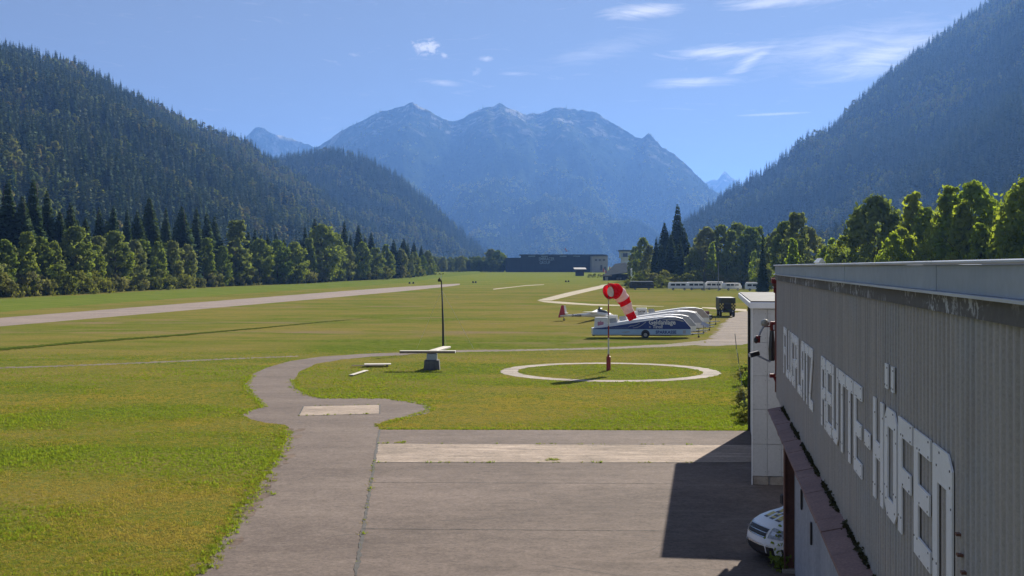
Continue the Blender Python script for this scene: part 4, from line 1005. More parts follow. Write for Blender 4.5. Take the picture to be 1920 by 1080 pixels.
# ------------------------------------------------------------------ windsock
def cloth(name, col, trans):
    m = bpy.data.materials.new(name); m.use_nodes = True; m.node_tree.nodes.clear(); q = NB(m.node_tree); out = q.n('ShaderNodeOutputMaterial')
    t = q.n('ShaderNodeTexCoord').outputs['Object']; c = q.mix(q.ramp(q.noise(t, 5, 4), .3, .7), col, tuple(v * .8 for v in col))
    d_ = q.n('ShaderNodeBsdfDiffuse'); q.link(c, d_.inputs[0]); tr = q.n('ShaderNodeBsdfTranslucent'); q.link(c, tr.inputs[0]); ms = q.n('ShaderNodeMixShader'); ms.inputs[0].default_value = trans
    q.link(d_.outputs[0], ms.inputs[1]); q.link(tr.outputs[0], ms.inputs[2]); q.link(ms.outputs[0], out.inputs[0]); return m
M_SR = cloth('red_sock_cloth', (.70, .012, .02), .4); M_SW = cloth('white_sock_cloth', (.84, .72, .72), .4)
M_SI = pm('lit_mouth_disc', (.85, .80, .78), None, 4, .8)
M_PW = pm('white_pole_paint', (.62, .60, .57), (.5, .48, .46), 3, .5); M_PR = pm('red_pole_paint', (.32, .03, .025), (.24, .025, .02), 3, .5)
wb = G(1141, 694.5); ws = empty('windsock', wb, 0, 'red and white windsock drooping from a thin pole inside the ring', 'windsock')
mb = MB(); mb.tube([(0, 0, 0), (0, 0, .95), (0, 0, 1.0), (0, 0, 1.12)], [.155, .15, .08, .075], 12); mb.build('pole_base', M_PR, ws)
zs = [1.1, 2.25, 3.1, 3.85, 4.6, 5.05]
for i in range(5):
    mb = MB(); mb.tube([(0, 0, zs[i]), (0, 0, zs[i + 1])], [.055 - .004 * i, .051 - .004 * i], 8); mb.build('pole_section', M_PW if i % 2 == 0 else M_PR, ws)
mb = MB(); mb.tube([(0, 0, 5.05), (0, 0, 6.1)], [.03, .025], 8); mb.build('pole_tip', M_DARK, ws)
K = wb.y / FPX                                                   # metres per photo pixel at the sock
def sp(px, py, dy=0.): return Vector(((px - 1141) * K, dy, CH - (py - HY) * K - wb.z))
path = [sp(1140, 547, -.42), sp(1146, 545.5, -.20), sp(1154, 546, .05), sp(1162, 551, .25), sp(1168, 559, .38), sp(1173, 569, .45), sp(1178, 579, .48), sp(1183, 589, .48), sp(1187.5, 600, .46)]
rad = [.50, .52, .52, .50, .46, .42, .37, .33, .28]
def sock_ring(p, t, r, n=20, w=0.0):
    t = t.normalized(); a = t.cross(Vector((0, 0, 1))).normalized(); c = a.cross(t)
    return [p + (a * math.cos(6.2832 * k / n) + c * math.sin(6.2832 * k / n)) * (r * (1 + w * math.sin(3 * 6.2832 * k / n + p.x * 9))) for k in range(n)]
N_ = 40; rings = []
def lerpl(L, s):
    i = min(int(s), len(L) - 2); return L[i] + (L[i + 1] - L[i]) * (s - i)
for j in range(N_ + 1):
    s = j / N_ * (len(path) - 1); p_ = lerpl(path, s); t_ = lerpl(path, min(s + .4, len(path) - 1)) - lerpl(path, max(s - .4, 0))
    rings.append(sock_ring(p_, t_, lerpl(rad, s) * (1 - .05 * math.sin(j * 1.1)), 20, .02 + .05 * j / N_))
cuts = [0, 13, 21, 26, 34, 40]
for b_ in range(5):
    mb = MB(); vs = [v for j in range(cuts[b_], cuts[b_ + 1] + 1) for v in rings[j]]; m_ = cuts[b_ + 1] - cuts[b_]
    mb.add(vs, [(j * 20 + k, j * 20 + (k + 1) % 20, (j + 1) * 20 + (k + 1) % 20, (j + 1) * 20 + k) for j in range(m_) for k in range(20)])
    mb.build('sock_band', M_SR if b_ % 2 == 0 else M_SW, ws, smooth=True)
mb = MB(); r0 = rings[0] + [rings[0][0]]; mb.tube(r0, .022, 6, False); mb.build('mouth_hoop', M_PR, ws)
mb = MB(); mb.tube([(0, 0, 5.95), path[1] + Vector((0, 0, .3)), path[1]], .018, 6); mb.build('swivel_arm', M_DARK, ws)
mb = MB(); c_ = path[1] * .5 + path[2] * .5; tt = (path[2] - path[0])
lc = path[0] * .75 + path[1] * .25 + Vector((.12, 0, 0)); vs = [lc] + sock_ring(lc, tt, .36, 20); mb.add(vs, [(0, 1 + k, 1 + (k + 1) % 20) for k in range(20)]); mb.build('lit_mouth_disc', M_SI, ws)  # white disc across the mouth, painted as the lit inside of the sock

# ------------------------------------------------------------------ anemometer mast
mp = G(831, 656); mast = empty('weather_mast', mp, 0, 'tall slender dark mast with a small sensor box near its top', 'mast')
mb = MB(); mb.tube([(0, 0, 0), (-.02, 0, 2), (-.08, 0, 4.2), (-.16, 0, 6.0)], [.10, .085, .06, .05], 8); mb.build('pole', M_DARK, mast)
mb = MB(); mb.tube([(-.16, 0, 6.0), (-.18, 0, 6.62)], [.02, .015], 6); mb.build('rod', M_PARAP, mast)
mb = MB(); mb.tube([(-.30, 0, 6.55), (.0, 0, 6.55)], .014, 5); mb.tube([(-.30, 0, 6.55), (-.30, 0, 6.65)], [.05, .03], 8); mb.tube([(0, 0, 6.55), (0, 0, 6.63)], [.04, .04], 8); mb.build('cross_arm', M_DARK, mast)
mb = MB(); mb.box(-.46, -.12, 5.90, -.20, .12, 6.14, .03); mb.box(-.38, -.1, 6.14, -.26, .1, 6.26, .03); mb.build('sensor_box', M_DARK, mast)
for dx_, dy_ in ((2.6, 1.2), (-2.4, 1.5), (.4, -2.6)):
    mb = MB(); mb.tube([(-.12, 0, 5.2), (dx_, dy_, 0.0)], .006, 4, False); mb.build('guy_wire', M_PARAP, mast)
mb = MB(); mb.box(-.2, -.2, 0, .2, .2, .14, .02); mb.build('foot', M_BLOCK, mast)
# ------------------------------------------------------------------ landing T on its pedestal, and the ground signal boards
M_BOARD = pm('weathered_white_board', (.62, .58, .50), (.45, .40, .33), 2.5, .75, fine=.3, stretch=(.5, 4, 1)); M_BEDGE = pm('board_edge', (.26, .20, .15), (.18, .14, .11), 4, .85)
tp = G(810, 693); lt = empty('landing_tee', tp, 0, 'white wooden landing T resting on a dark concrete pedestal', 'signal')
mb = MB(); mb.prism([(-.56, 0), (.56, 0), (.50, .68), (-.50, .68)], 1, -.45, .45); mb.build('pedestal', pm('dark_concrete', (.12, .12, .125), (.07, .07, .075), 4, .9, bump=.4, fine=.4), lt)
for i in range(3):
    mb = MB(); mb.box(-.52 + i * .36, -.462, .06, -.20 + i * .36, -.452, .62, .008); mb.build('pedestal_panel', M_ROOF, lt)
mb = MB(); mb.box(-.36, -.3, .68, .36, .3, 1.12, .03); mb.build('pivot_block', M_PARAP, lt)
mb = MB(); mb.box(-2.25, -.30, 1.16, 1.62, .30, 1.30, .02); mb.build('cross_board', [M_BEDGE], lt)  # brown carries the shade on the front of the white board
mb = MB(); mb.box(-2.25, -.30, 1.302, 1.62, .30, 1.325, .004); mb.build('board_top', M_BOARD, lt)
mb = MB(); mb.box(1.622, -.27, 1.17, 1.64, .27, 1.32); mb.build('end_cap', M_WHITE, lt)
mb = MB(); mb.box(-.3, 0, 1.20, .3, 4.3, 1.34, .02, Matrix.Rotation(R(-10), 4, 'Z') @ Matrix.Translation((0, .30, .0))); mb.build('stem_board', M_BOARD, lt)
for i, (A_, B_, wd, z, lab) in enumerate([((658, 705.5), (687, 696.5), .30, .10, 'long narrow white board lying in the grass nearest the lane'), ((683, 687.5), (733, 687), .95, .20, 'wide white signal board on low bearers behind the narrow one')]):
    a, c = G(*A_), G(*B_); L_ = (c - a).length; an_ = math.atan2(c.y - a.y, c.x - a.x)
    e = empty('signal_board', a, an_, lab, 'board', 'signal boards in the grass')
    mb = MB(); mb.box(0, -wd / 2, z - .045, L_, wd / 2, z, .01); mb.build('plank', M_BOARD, e)
    for t in (.15, .85):
        mb = MB(); mb.box(L_ * t - .06, -wd / 2 + .03, 0, L_ * t + .06, wd / 2 - .03, z - .046); mb.build('bearer', M_BEDGE, e)
    if i:
        mb = MB(); mb.box(-.9, -wd / 2 - .25, z - .1, L_ * .75, -wd / 2 - .02, z - .04, .01); mb.build('loose_plank', M_BEDGE, e)
# ------------------------------------------------------------------ lettering helper
def text(body, size, mat, parent, loc, rot, name='lettering', align='LEFT', bold=0.0, sx=1.0, ext=.004):
    c = bpy.data.curves.new(name, 'FONT'); c.body = body; c.size = size; c.extrude = ext; c.offset = bold; c.align_x = align; c.resolution_u = 2
    c.materials.append(mat); o = bpy.data.objects.new(name, c); COL.objects.link(o); o.parent = parent; o.location = loc; o.rotation_euler = rot; o.scale = (sx, 1, 1)
    me = bpy.data.meshes.new_from_object(o); bpy.data.objects.remove(o); o = link(name, me, parent, loc, rot); o.scale = (sx, 1, 1)
    return o
FRONT = (R(90), 0, 0)                                            # lettering on a face that looks towards the viewer
def wheel(parent, x, y0, y1, r, z=None, name='wheel'):
    z = r if z is None else z
    mb = MB(); mb.tube([(x, y0, z), (x, y1, z)], [r, r], 22); o = mb.build(name, M_TYRE, parent)
    s = -1 if y0 < y1 else 1
    mb = MB(); mb.tube([(x, y0 + s * .012, z), (x, y0 - s * .02, z)], [r * .55, r * .6], 14); mb.build('rim', M_RIM, o); return o
# ------------------------------------------------------------------ glider trailers
M_TW = pm('trailer_white', (.80, .79, .77), (.70, .69, .66), 1.2, .4, fine=.06); M_TG = pm('trailer_grey', (.42, .43, .46), (.34, .35, .38), 1, .4)
M_TB = pm('trailer_blue', (.018, .050, .23), (.014, .040, .19), 1, .35); M_TL = pm('trailer_light_blue', (.42, .58, .74), (.36, .52, .68), 1, .4)
M_TBEI = pm('trailer_beige', (.46, .40, .34), (.38, .33, .28), 1, .5); M_TRED = pm('emblem_red', (.50, .22, .30), None, 4, .5); M_TEAL = pm('trailer_dark', (.05, .045, .055), None, 3, .6)
def trailer(loc, rz, L, label, side, stripe=None, finbox=True, scale=1.0, window=False):
    e = empty('glider_trailer', loc, rz, label, 'trailer', 'glider trailers parked in a row'); W2 = .92
    prof = [(0, .30), (L, .30), (L, 1.05), (L - .85, 2.0), (L - 1.55, 2.14), (L - 2.4, 2.15), (L * .45, 1.66), (1.5, 1.20), (0, .98)]
    mb = MB(); mb.prism(prof, 1, -W2, W2); o = mb.build('body', M_TW, e)
    bv = o.modifiers.new('soft', 'BEVEL'); bv.width = .06; bv.segments = 2; bv.limit_method = 'ANGLE'; bv.angle_limit = R(25)
    up = [(.06, .98), (.06, .90), (L - .06, .90), (L - .06, 1.06), (L - .82, 1.90), (L - 1.5, 2.04), (L - 2.4, 2.05), (L * .45, 1.57), (1.5, 1.13)]
    mb = MB(); mb.prism(up, 1, -W2 - .012, -W2 + .01); mb.build('side_panel', side, e)
    if stripe:
        mb = MB(); mb.prism([(.06, .36), (L - .06, .36), (L - .06, .885), (.06, .885)], 1, -W2 - .012, -W2 + .01); mb.build('lower_panel', stripe, e)
        mb = MB(); mb.prism([(L - 3.3, 1.80), (L - 2.2, 2.0), (L - 1.5, 2.0), (L - .9, 1.80), (L - .7, 1.62), (L - 1.5, 1.80)], 1, -W2 - .016, -W2 - .0125); mb.build('swoosh', M_TG, e)
    mb = MB(); mb.prism([(.5, 1.20), (1.5, 1.42), (L * .45, 1.86), (L - 2.6, 2.18), (L - 2.6, 2.16), (L * .45, 1.675), (1.5, 1.21), (.5, 1.08)], 1, -.5, .5); mb.build('lid', M_TW, e)
    if finbox:
        mb = MB(); mb.prism([(.22, .95), (1.75, .95), (1.55, 2.08), (.32, 2.08)], 1, -.35, .35); o = mb.build('fin_box', M_TW, e)
        bv = o.modifiers.new('soft', 'BEVEL'); bv.width = .05; bv.segments = 2
        mb = MB(); mb.prism([(1.78, 1.30), (2.6, 1.50), (2.4, 2.0), (1.72, 1.95)], 1, -.30, -.28); mb.build('window', M_TG, e)
    mb = MB(); mb.tube([(L * .535, -W2 - .016, .42), (L * .535, -W2 + .02, .42)], [.43, .43], 20); mb.build('wheel_arch', M_TEAL, e)
    for s in (-1, 1): wheel(e, L * .535, s * (W2 + .03), s * (W2 - .2), .33)
    mb = MB(); mb.tube([(L, -.35, .38), (L + 1.2, 0, .42), (L + 1.45, 0, .44)], .05, 6); mb.tube([(L, .35, .38), (L + 1.2, 0, .42)], .05, 6); mb.build('drawbar', M_PARAP, e)
    mb = MB(); mb.tube([(L + .9, .0, .95), (L + .9, 0, .12)], .03, 6); mb.tube([(L + .9, -.04, .10), (L + .9, .04, .10)], .10, 10); mb.build('jockey_wheel', M_TEAL, e)
    mb = MB(); mb.box(.05, -.7, .2, .25, .7, .30); mb.box(L * .3, -.8, .22, L * .8, .8, .30); mb.build('chassis', M_TEAL, e)
    return e
t1 = trailer(G(1111, 634) + Vector((0, .9, 0)), R(.5), 9.95, 'blue glider trailer with white slogan lettering, front of the parked row', M_TB, M_TL)
text('Geldanlage', .66, M_TW, t1, (5.65, -.936, 1.38), FRONT, bold=.016, sx=.93); text('in', .28, M_TW, t1, (5.68, -.936, 1.05), FRONT); text('Tirol!', .46, M_TW, t1, (6.05, -.936, 1.0), FRONT, bold=.01)
text('SPARKASSE', .42, M_TB, t1, (6.35, -.936, .46), FRONT, bold=.014, sx=1.0)
mb = MB(); mb.box(9.1, -.938, .46, 9.4, -.933, .78); mb.build('emblem', M_TG, t1)
for x0, z0, x1, z1, bow, wd_ in [(4.05, 1.02, 5.38, 1.62, -.16, .07), (3.75, 1.25, 4.75, 1.50, -.10, .05), (3.55, 1.08, 4.15, 1.22, .06, .06)]:   # sweeping glider mark
    mb = MB(); up_ = []; dn_ = []
    for k in range(9):
        t = k / 8; x = x0 + (x1 - x0) * t; z = z0 + (z1 - z0) * t + bow * math.sin(math.pi * t); h = wd_ * (.35 + .65 * t); up_.append((x, z + h)); dn_.append((x, z - h * .4))
    for k in range(8): mb.face([(up_[k][0], -.936, up_[k][1]), (dn_[k][0], -.936, dn_[k][1]), (dn_[k + 1][0], -.936, dn_[k + 1][1]), (up_[k + 1][0], -.936, up_[k + 1][1])])
    mb.build('glider_mark', M_TG, t1)
mb = MB()                                                       # a faded line of print, too worn to read
x = 1.35
for k in range(17):
    w_ = random.uniform(.07, .13); mb.box(x, -.936, .97, x + w_, -.9325, 1.06 + random.uniform(0, .05)); x += w_ + .035
mb.build('faded_print', pm('faded_print', (.12, .16, .30), None, 3, .5), t1)
mb = MB(); mb.prism([(2.8, .60), (3.6, .70), (3.9, .62), (3.3, .55)], 1, -.938, -.933); mb.build('bird_emblem', M_TG, t1)
mb = MB(); mb.box(.55, -.362, 1.20, 1.15, -.352, 1.62); mb.prism([(.78, 1.62), (.92, 1.62), (.85, 1.76)], 1, -.362, -.352); mb.build('emblem', M_TRED, t1)
t2 = trailer(P(1130, 0, 128.5).xy.to_3d() , R(.5), 9.9, 'white glider trailer with plain grey side directly behind the blue one', M_TG)
t3 = trailer(P(1152, 0, 135).xy.to_3d(), R(.8), 9.6, 'white glider trailer, third of the parked row counted from the blue one', M_TG, finbox=False)
t4 = trailer(P(1168, 0, 141.5).xy.to_3d(), R(.6), 9.4, 'white glider trailer, fourth of the parked row counted from the blue one', M_TW)
t5 = trailer(P(1188, 0, 149).xy.to_3d(), R(.4), 9.0, 'beige sided glider trailer with dark code letters, rearmost of the parked row', M_TBEI)
text('YZ', .7, M_TEAL, t5, (.5, -.362, 1.25), FRONT, bold=.02)
t2.scale = (1, 1, .97); t3.scale = (1.02, 1, 1.03); t4.scale = (1, 1, .94); t5.scale = (1.03, 1, 1.0)
# small things beside the row
p_ = G(1322, 622); e = empty('tilted_panel', p_, R(-20), 'small grey tilted panel on a post right of the blue trailer', 'panel')
mb = MB(); mb.box(-.45, -.3, -.03, .45, .3, .03, .02, Matrix.Translation((0, 0, .78)) @ Euler((R(38), R(22), 0)).to_matrix().to_4x4()); mb.build('panel', M_TG, e)
mb = MB(); mb.tube([(0, 0, 0), (0, 0, .75)], .03, 6); mb.box(-.2, -.2, 0, .2, .2, .06, .01); mb.build('post', M_TEAL, e)
p_ = G(1322, 599); e = empty('hand_cart', p_, R(8), 'low dark trolley with reddish load behind the trailer noses', 'cart')
mb = MB(); mb.box(-.9, -.6, .45, .9, .6, .62, .04); mb.build('bed', M_TEAL, e)
mb = MB(); mb.box(-.6, -.45, .625, .5, .45, 1.15, .10); mb.build('load', pm('reddish_canvas', (.22, .09, .08), (.14, .06, .06), 2, .9), e)
for x in (-.6, .6):
    for s in (-1, 1): wheel(e, x, s * .66, s * .5, .25)
# ------------------------------------------------------------------ glider with two people at its cockpit
gl = empty('glider', Vector(((1050 - CX) / FPX * 160, 160, 0)), R(4), 'white glider with a red fin parked behind the blue trailer', 'glider')
st = [(0, .62, .10), (.6, .66, .14), (2.2, .68, .20), (3.6, .74, .28), (4.6, .80, .38), (5.4, .80, .42), (6.2, .74, .36), (6.8, .68, .24), (7.15, .62, .06)]
mb = MB(); mb.tube([(x, 0, z) for x, z, r in st], [r for x, z, r in st], 14); mb.build('fuselage', M_TW, gl, smooth=True)
mb = MB(); mb.prism([(-.25, .40), (.55, .50), (.68, .8), (.50, 2.05), (.18, 2.05)], 1, -.05, .05); mb.build('fin', M_TRED if False else pm('fin_red', (.42, .02, .03), None, 3, .4), gl)
mb = MB(); mb.prism([(.62, .85), (.95, .85), (.75, 2.0), (.53, 2.05)], 1, -.035, .035); mb.build('rudder_edge', M_TW, gl)
mb = MB(); mb.box(.55, -1.3, 1.02, 1.0, 1.3, 1.07, .02); mb.build('tailplane', M_TW, gl)
for s in (-1, 1):
    mb = MB(); L_ = 7.2; pts = [(4.1, 1.02), (5.0, 1.05), (5.1, 1.12), (4.6, 1.18), (4.15, 1.14)]
    tip = [(4.45, 1.40), (4.75, 1.41), (4.78, 1.44), (4.6, 1.46), (4.47, 1.45)]
    mb.add([(x, 0, z) for x, z in pts] + [(x - .55 * s * .0 + (-2.4 if s < 0 else 2.0), s * L_, z) for x, z in tip], [(0, 1, 2, 3, 4), (9, 8, 7, 6, 5)] + [(i, (i + 1) % 5, 5 + (i + 1) % 5, 5 + i) for i in range(5)])
    mb.build('wing', M_TW, gl)
mb = MB(); mb.tube([(5.0, 0, 1.10), (5.5, 0, 1.20), (6.1, 0, 1.10), (6.5, 0, .92)], [.12, .24, .22, .10], 12); mb.build('canopy', M_GLASS, gl, smooth=True)
mb = MB(); mb.tube([(6.8, 0, .67), (7.0, 0, .655), (7.18, 0, .62)], [.25, .19, .06], 12); mb.build('nose_cap', pm('nose_dark_red', (.10, .015, .02), None, 4, .4), gl, smooth=True)
wheel(gl, 5.0, -.07, .07, .26); wheel(gl, .55, -.04, .04, .14, .14, 'tail_wheel')
mb = MB(); mb.tube([(.5, 0, .2), (.5, 0, .6)], .04, 6); mb.build('tail_strut', M_TEAL, gl)
text('D-6026', .42, M_TEAL, gl, (1.55, -.285, .56), FRONT, bold=.012)
M_SKIN = pm('skin', (.45, .27, .19), None, 8, .6); M_CLOTH = pm('dark_clothes', (.015, .017, .03), (.03, .03, .05), 6, .9); M_HAIR = pm('hair', (.04, .03, .02), None, 8, .8)
def person(loc, rz, lean, label, armf):
    e = empty('person', loc, rz, label, 'person')
    me = bpy.data.meshes.new('body'); L = lean
    hip = Vector((0, 0, .92)); ch = hip + Vector((0, math.sin(L) * .34, math.cos(L) * .34)); sh = hip + Vector((0, math.sin(L) * .52, math.cos(L) * .52)); nk = hip + Vector((0, math.sin(L * 1.1) * .62, math.cos(L * 1.1) * .62)); hd = nk + Vector((0, math.sin(L * .8) * .14, math.cos(L * .8) * .14)); top = hd + Vector((0, .01, .10))
    vs = [hip, ch, sh, nk, hd, top]; rd = [(.16, .12), (.17, .12), (.15, .10), (.06, .06), (.085, .10), (.06, .07)]; es = [(0, 1), (1, 2), (2, 3), (3, 4), (4, 5)]
    for s in (-1, 1):
        k = len(vs)
        vs += [Vector((s * .10, .0, .86)), Vector((s * .12, .03, .48)), Vector((s * .13, -.02, .09)), Vector((s * .15, .15, .05))]; rd += [(.09, .09), (.065, .065), (.05, .05), (.045, .035)]; es += [(0, k), (k, k + 1), (k + 1, k + 2), (k + 2, k + 3)]
        k = len(vs); a0 = sh + Vector((s * .19, 0, -.02)); a1 = a0 + Vector((s * .06, armf * .12, -.27)); a2 = a1 + Vector((-s * .04, armf * .25, -.12 - .1 * (1 - armf)))
        vs += [a0, a1, a2, a2 + Vector((0, .07 * armf, -.05))]; rd += [(.06, .06), (.045, .045), (.033, .033), (.035, .025)]; es += [(2, k), (k, k + 1), (k + 1, k + 2), (k + 2, k + 3)]
    me.from_pydata([tuple(v) for v in vs], es, []); o = link('body', me, e)
    sk = o.modifiers.new('skin', 'SKIN'); o.modifiers.new('sub', 'SUBSURF').levels = 1
    for d_, r_ in zip(me.skin_vertices[0].data, rd): d_.radius = r_
    me.skin_vertices[0].data[0].use_root = True
    bpy.context.view_layer.update(); dg = bpy.context.evaluated_depsgraph_get(); m2 = bpy.data.meshes.new_from_object(o.evaluated_get(dg)); o.modifiers.clear(); o.data = m2
    m2.materials.clear(); m2.materials.append(M_CLOTH); m2.materials.append(M_SKIN)
    for f in m2.polygons:
        f.use_smooth = True
        if (f.center - nk).dot(hd - nk) > .02: f.material_index = 1
    mb = MB(); hp = hd + Vector((0, -.015, .05)); mb.tube([hp + Vector((0, 0, -.06)), hp, hp + Vector((0, 0, .06)), hp + Vector((0, 0, .09))], [.088, .10, .08, .03], 10); mb.build('hair', M_HAIR, e, smooth=True)
    return e
person(Vector(((1123 - CX) / FPX * 163, 163, 0)), R(200), .12, 'person in dark clothes standing upright behind the glider cockpit', .5)
person(Vector(((1130 - CX) / FPX * 164.2, 164.2, 0)), R(110), .62, 'person in dark clothes bending forward over the glider cockpit', .95)
# ------------------------------------------------------------------ chequered truck
tk = empty('winch_truck', Vector(((1364 - CX) / FPX * 172, 172, 0)), R(-4), 'dark truck with yellow and black chequered panels on the gravel', 'truck')
M_TRK = pm('truck_dark', (.025, .03, .035), (.04, .045, .05), 2, .5); M_CY = pm('chequer_yellow', (.70, .58, .14), None, 3, .5); M_CB = pm('chequer_black', (.015, .015, .015), None, 3, .5)
mb = MB(); mb.box(-1.15, 0, .95, 1.15, 5.2, 2.75, .08); mb.build('body', M_TRK, tk)
mb = MB(); mb.box(-1.0, -.06, .62, 1.0, .3, .95, .05); mb.build('bumper', M_TRK, tk)
mb = MB(); mb.prism([(-.95, 2.0), (.95, 2.0), (.85, 2.62), (-.85, 2.62)], 1, -.02, .02); mb.build('windscreen', M_GLASS, tk)
for sx_ in (-1.12, .56):
    for r_ in range(4):
        for c_ in range(3):
            x0 = sx_ + c_ * .19; z0 = 1.02 + r_ * .23; mb = MB(); mb.box(x0, -.016, z0, x0 + .186, .02, z0 + .226); mb.build('chequer', M_CY if (r_ + c_) % 2 else M_CB, tk)
for s in (-1, 1):
    mb = MB(); mb.tube([(s * .75, -.08, .8), (s * .75, -.03, .8)], [.09, .09], 12); mb.build('headlight', M_CAP, tk)
    for y_ in (.6, 4.2):
        mb = MB(); mb.tube([(s * 1.08, y_, .48), (s * .78, y_, .48)], [.48, .48], 20); o = mb.build('wheel', M_TYRE, tk); mb = MB(); mb.tube([(s * 1.07, y_, .48), (s * 1.09, y_, .48)], [.25, .22], 14); mb.build('rim', M_RIM, o)
mb = MB(); mb.box(-.5, -.10, 1.0, .5, -.021, 1.75, .03); mb.build('grille', M_CB, tk)
mb = MB(); mb.box(-.25, -.12, .98, .55, -.10, 1.06, .01); mb.build('green_bar', pm('green_paint', (.05, .12, .04), None, 3, .5), tk)
# ------------------------------------------------------------------ parked caravans and campers far behind
M_SIL = pm('silver_roof', (.55, .58, .62), (.48, .5, .54), 1, .35, .3)
def caravan(px, y, L, label, roof, body, h=2.6, cat='caravan', name='parked_caravan', rz=0):
    e = empty(name, Vector(((px - CX) / FPX * y, y, gz(y))), rz, label, cat, 'vehicles parked before the trees')
    prof = [(-L / 2, .45), (L / 2, .45), (L / 2, 1.2), (L / 2 - .35, h - .15), (L / 2 - .6, h - .02), (-L / 2 + .5, h - .02), (-L / 2 + .15, h - .2), (-L / 2, 1.3)]
    mb = MB(); mb.prism(prof, 1, -1.1, 1.1); o = mb.build('body', body, e); bv = o.modifiers.new('soft', 'BEVEL'); bv.width = .08; bv.segments = 2; bv.limit_method = 'ANGLE'
    mb = MB(); mb.box(-L / 2 + .4, -1.15, h - .02, L / 2 - .5, 1.15, h + .06, .03); mb.build('roof', roof, e)
    nW = max(2, int(L / 1.8))
    for k in range(nW):
        x0 = -L / 2 + .6 + k * (L - 1.4) / nW; mb = MB(); mb.box(x0, -1.115, 1.35, x0 + (L - 1.4) / nW - .25, -1.10, 1.95, .02); mb.build('window', M_GLASS, e)
    for x in (-L * .28, L * .28): wheel(e, x, -1.12, -.85, .33)
    return e
caravan(1203, 378, 7.6, 'silver roofed camper at the left end of the parked vehicles', M_SIL, M_TRK, 2.55, 'camper', 'parked_camper')
caravan(1272, 370, 6.2, 'white caravan second from the left among the parked vehicles', M_WHITE, M_WHITE, 2.35)
caravan(1305, 371, 6.0, 'white caravan between the left caravan and the dark pole', M_WHITE, M_WHITE, 2.4, rz=.12)
caravan(1340, 373, 5.8, 'white caravan standing behind the two thin poles', M_WHITE, M_TW, 2.5, rz=-.2)
caravan(1372, 366, 5.6, 'low white caravan right of the two thin poles', M_WHITE, M_TW, 2.15, rz=.25)
caravan(1416, 360, 6.0, 'white caravan close to the hangar corner, left of its neighbour', M_WHITE, M_WHITE, 2.45, rz=-.1)
caravan(1446, 359, 5.2, 'rightmost white caravan half hidden by the hangar corner', M_WHITE, M_WHITE, 2.3)
M_POLE = pm('grey_pole', (.30, .30, .29), (.22, .22, .21), 2, .6)
for px, pyt, y, m_, lab in [(1320, 470, 362, M_DARK, 'dark thin pole in front of the trees, left of the pale one'), (1347, 492, 360, M_POLE, 'pale grey thin pole right of the dark one before the trees')]:
    e = empty('flag_pole', Vector(((px - CX) / FPX * y, y, 0)), 0, lab, 'pole'); h_ = CH + (HY - pyt) / FPX * y
    mb = MB(); mb.tube([(0, 0, 0), (0, 0, h_ * .5), (0, 0, h_)], [.14, .12, .09], 8); mb.build('shaft', m_, e); mb = MB(); mb.box(-.3, -.3, 0, .3, .3, .2, .03); mb.build('foot', M_BLOCK, e)
    mb = MB(); mb.tube([(0, 0, h_), (0, 0, h_ + .2)], [.14, .05], 8); mb.build('cap', m_, e)
# ------------------------------------------------------------------ far buildings
M_DH = pm('dark_blue_cladding', (.022, .032, .05), (.03, .04, .06), .3, .6, stretch=(3, 1, .3)); M_CON2 = pm('light_concrete', (.36, .34, .32), (.28, .265, .25), .3, .85); M_LET = pm('pale_letters', (.34, .42, .48), None, 1, .6)
def at(px, y): return (px - CX) / FPX * y
yh = 900; S9 = yh / FPX; zb = gz(yh)
dh = empty('dark_hangar', (at(948, yh), yh, zb), 0, 'wide dark blue hangar with pale two-line lettering across the valley', 'hangar')
wH = (1111 - 948) * S9; zt = lambda py: CH - (py - HY) * S9 - zb
mb = MB(); mb.box(0, 0, -.5, (977 - 948) * S9, 40, zt(483.3)); mb.build('low_wing', M_DH, dh)
mb = MB(); mb.box((977 - 948) * S9 + .01, 0, -.5, wH, 40, zt(479)); mb.build('wall', M_DH, dh)
mb = MB(); mb.box((974 - 948) * S9, -.6, zt(479), wH + 11, 41, zt(477)); mb.build('roof', pm('dark_roof', (.05, .06, .08), None, .4, .5), dh)
for px in (997, 1021, 1056, 1081):
    mb = MB(); mb.box((px - 948) * S9 - 2.6, -.25, zt(481.2), (px - 948) * S9 + 2.6, -.06, zt(479.6), .05); mb.build('skylight_glint', M_LET, dh)  # pale boxes: the reflection on the skylights is put into the colour
text('EMBRACER', 3.3, M_LET, dh, ((1010 - 948) * S9, -.06, zt(488.2)), FRONT, bold=.05, sx=.72, ext=.03); text('GROUP', 3.3, M_LET, dh, ((1011.5 - 948) * S9, -.06, zt(495.2)), FRONT, bold=.05, sx=.72, ext=.03)
for k in range(14):
    mb = MB(); x = .8 + k * (wH - 1.2) / 14; mb.box(x, -.05, 0, x + .12, 0.01, zt(484.5)); mb.build('seam', M_TRK, dh)
cb = empty('concrete_block_building', (at(1109.5, 880), 880, gz(880)), 0, 'pale concrete building joined to the right end of the dark hangar', 'building'); S8 = 880 / FPX; zc = lambda py: CH - (py - HY) * S8 - gz(880)
mb = MB(); mb.box(0, 0, -.5, 30 * S8, 19, zc(480.5)); mb.build('wall', M_CON2, cb)
mb = MB(); mb.box(-.15, -.2, zc(480.5), 30 * S8 + .2, 19, zc(479.2)); mb.build('roof_edge', M_TRK, cb)
for (a, c, d_, f) in [(16, 497, 20, 507), (23, 500, 27, 507.5), (6, 486, 10, 489), (13, 486, 17, 489), (21, 486, 25, 489)]:
    mb = MB(); mb.box(a * S8, -.06, zc(f), d_ * S8, .02, zc(c)); mb.build('door' if f > 500 else 'window', M_GLASS, cb)
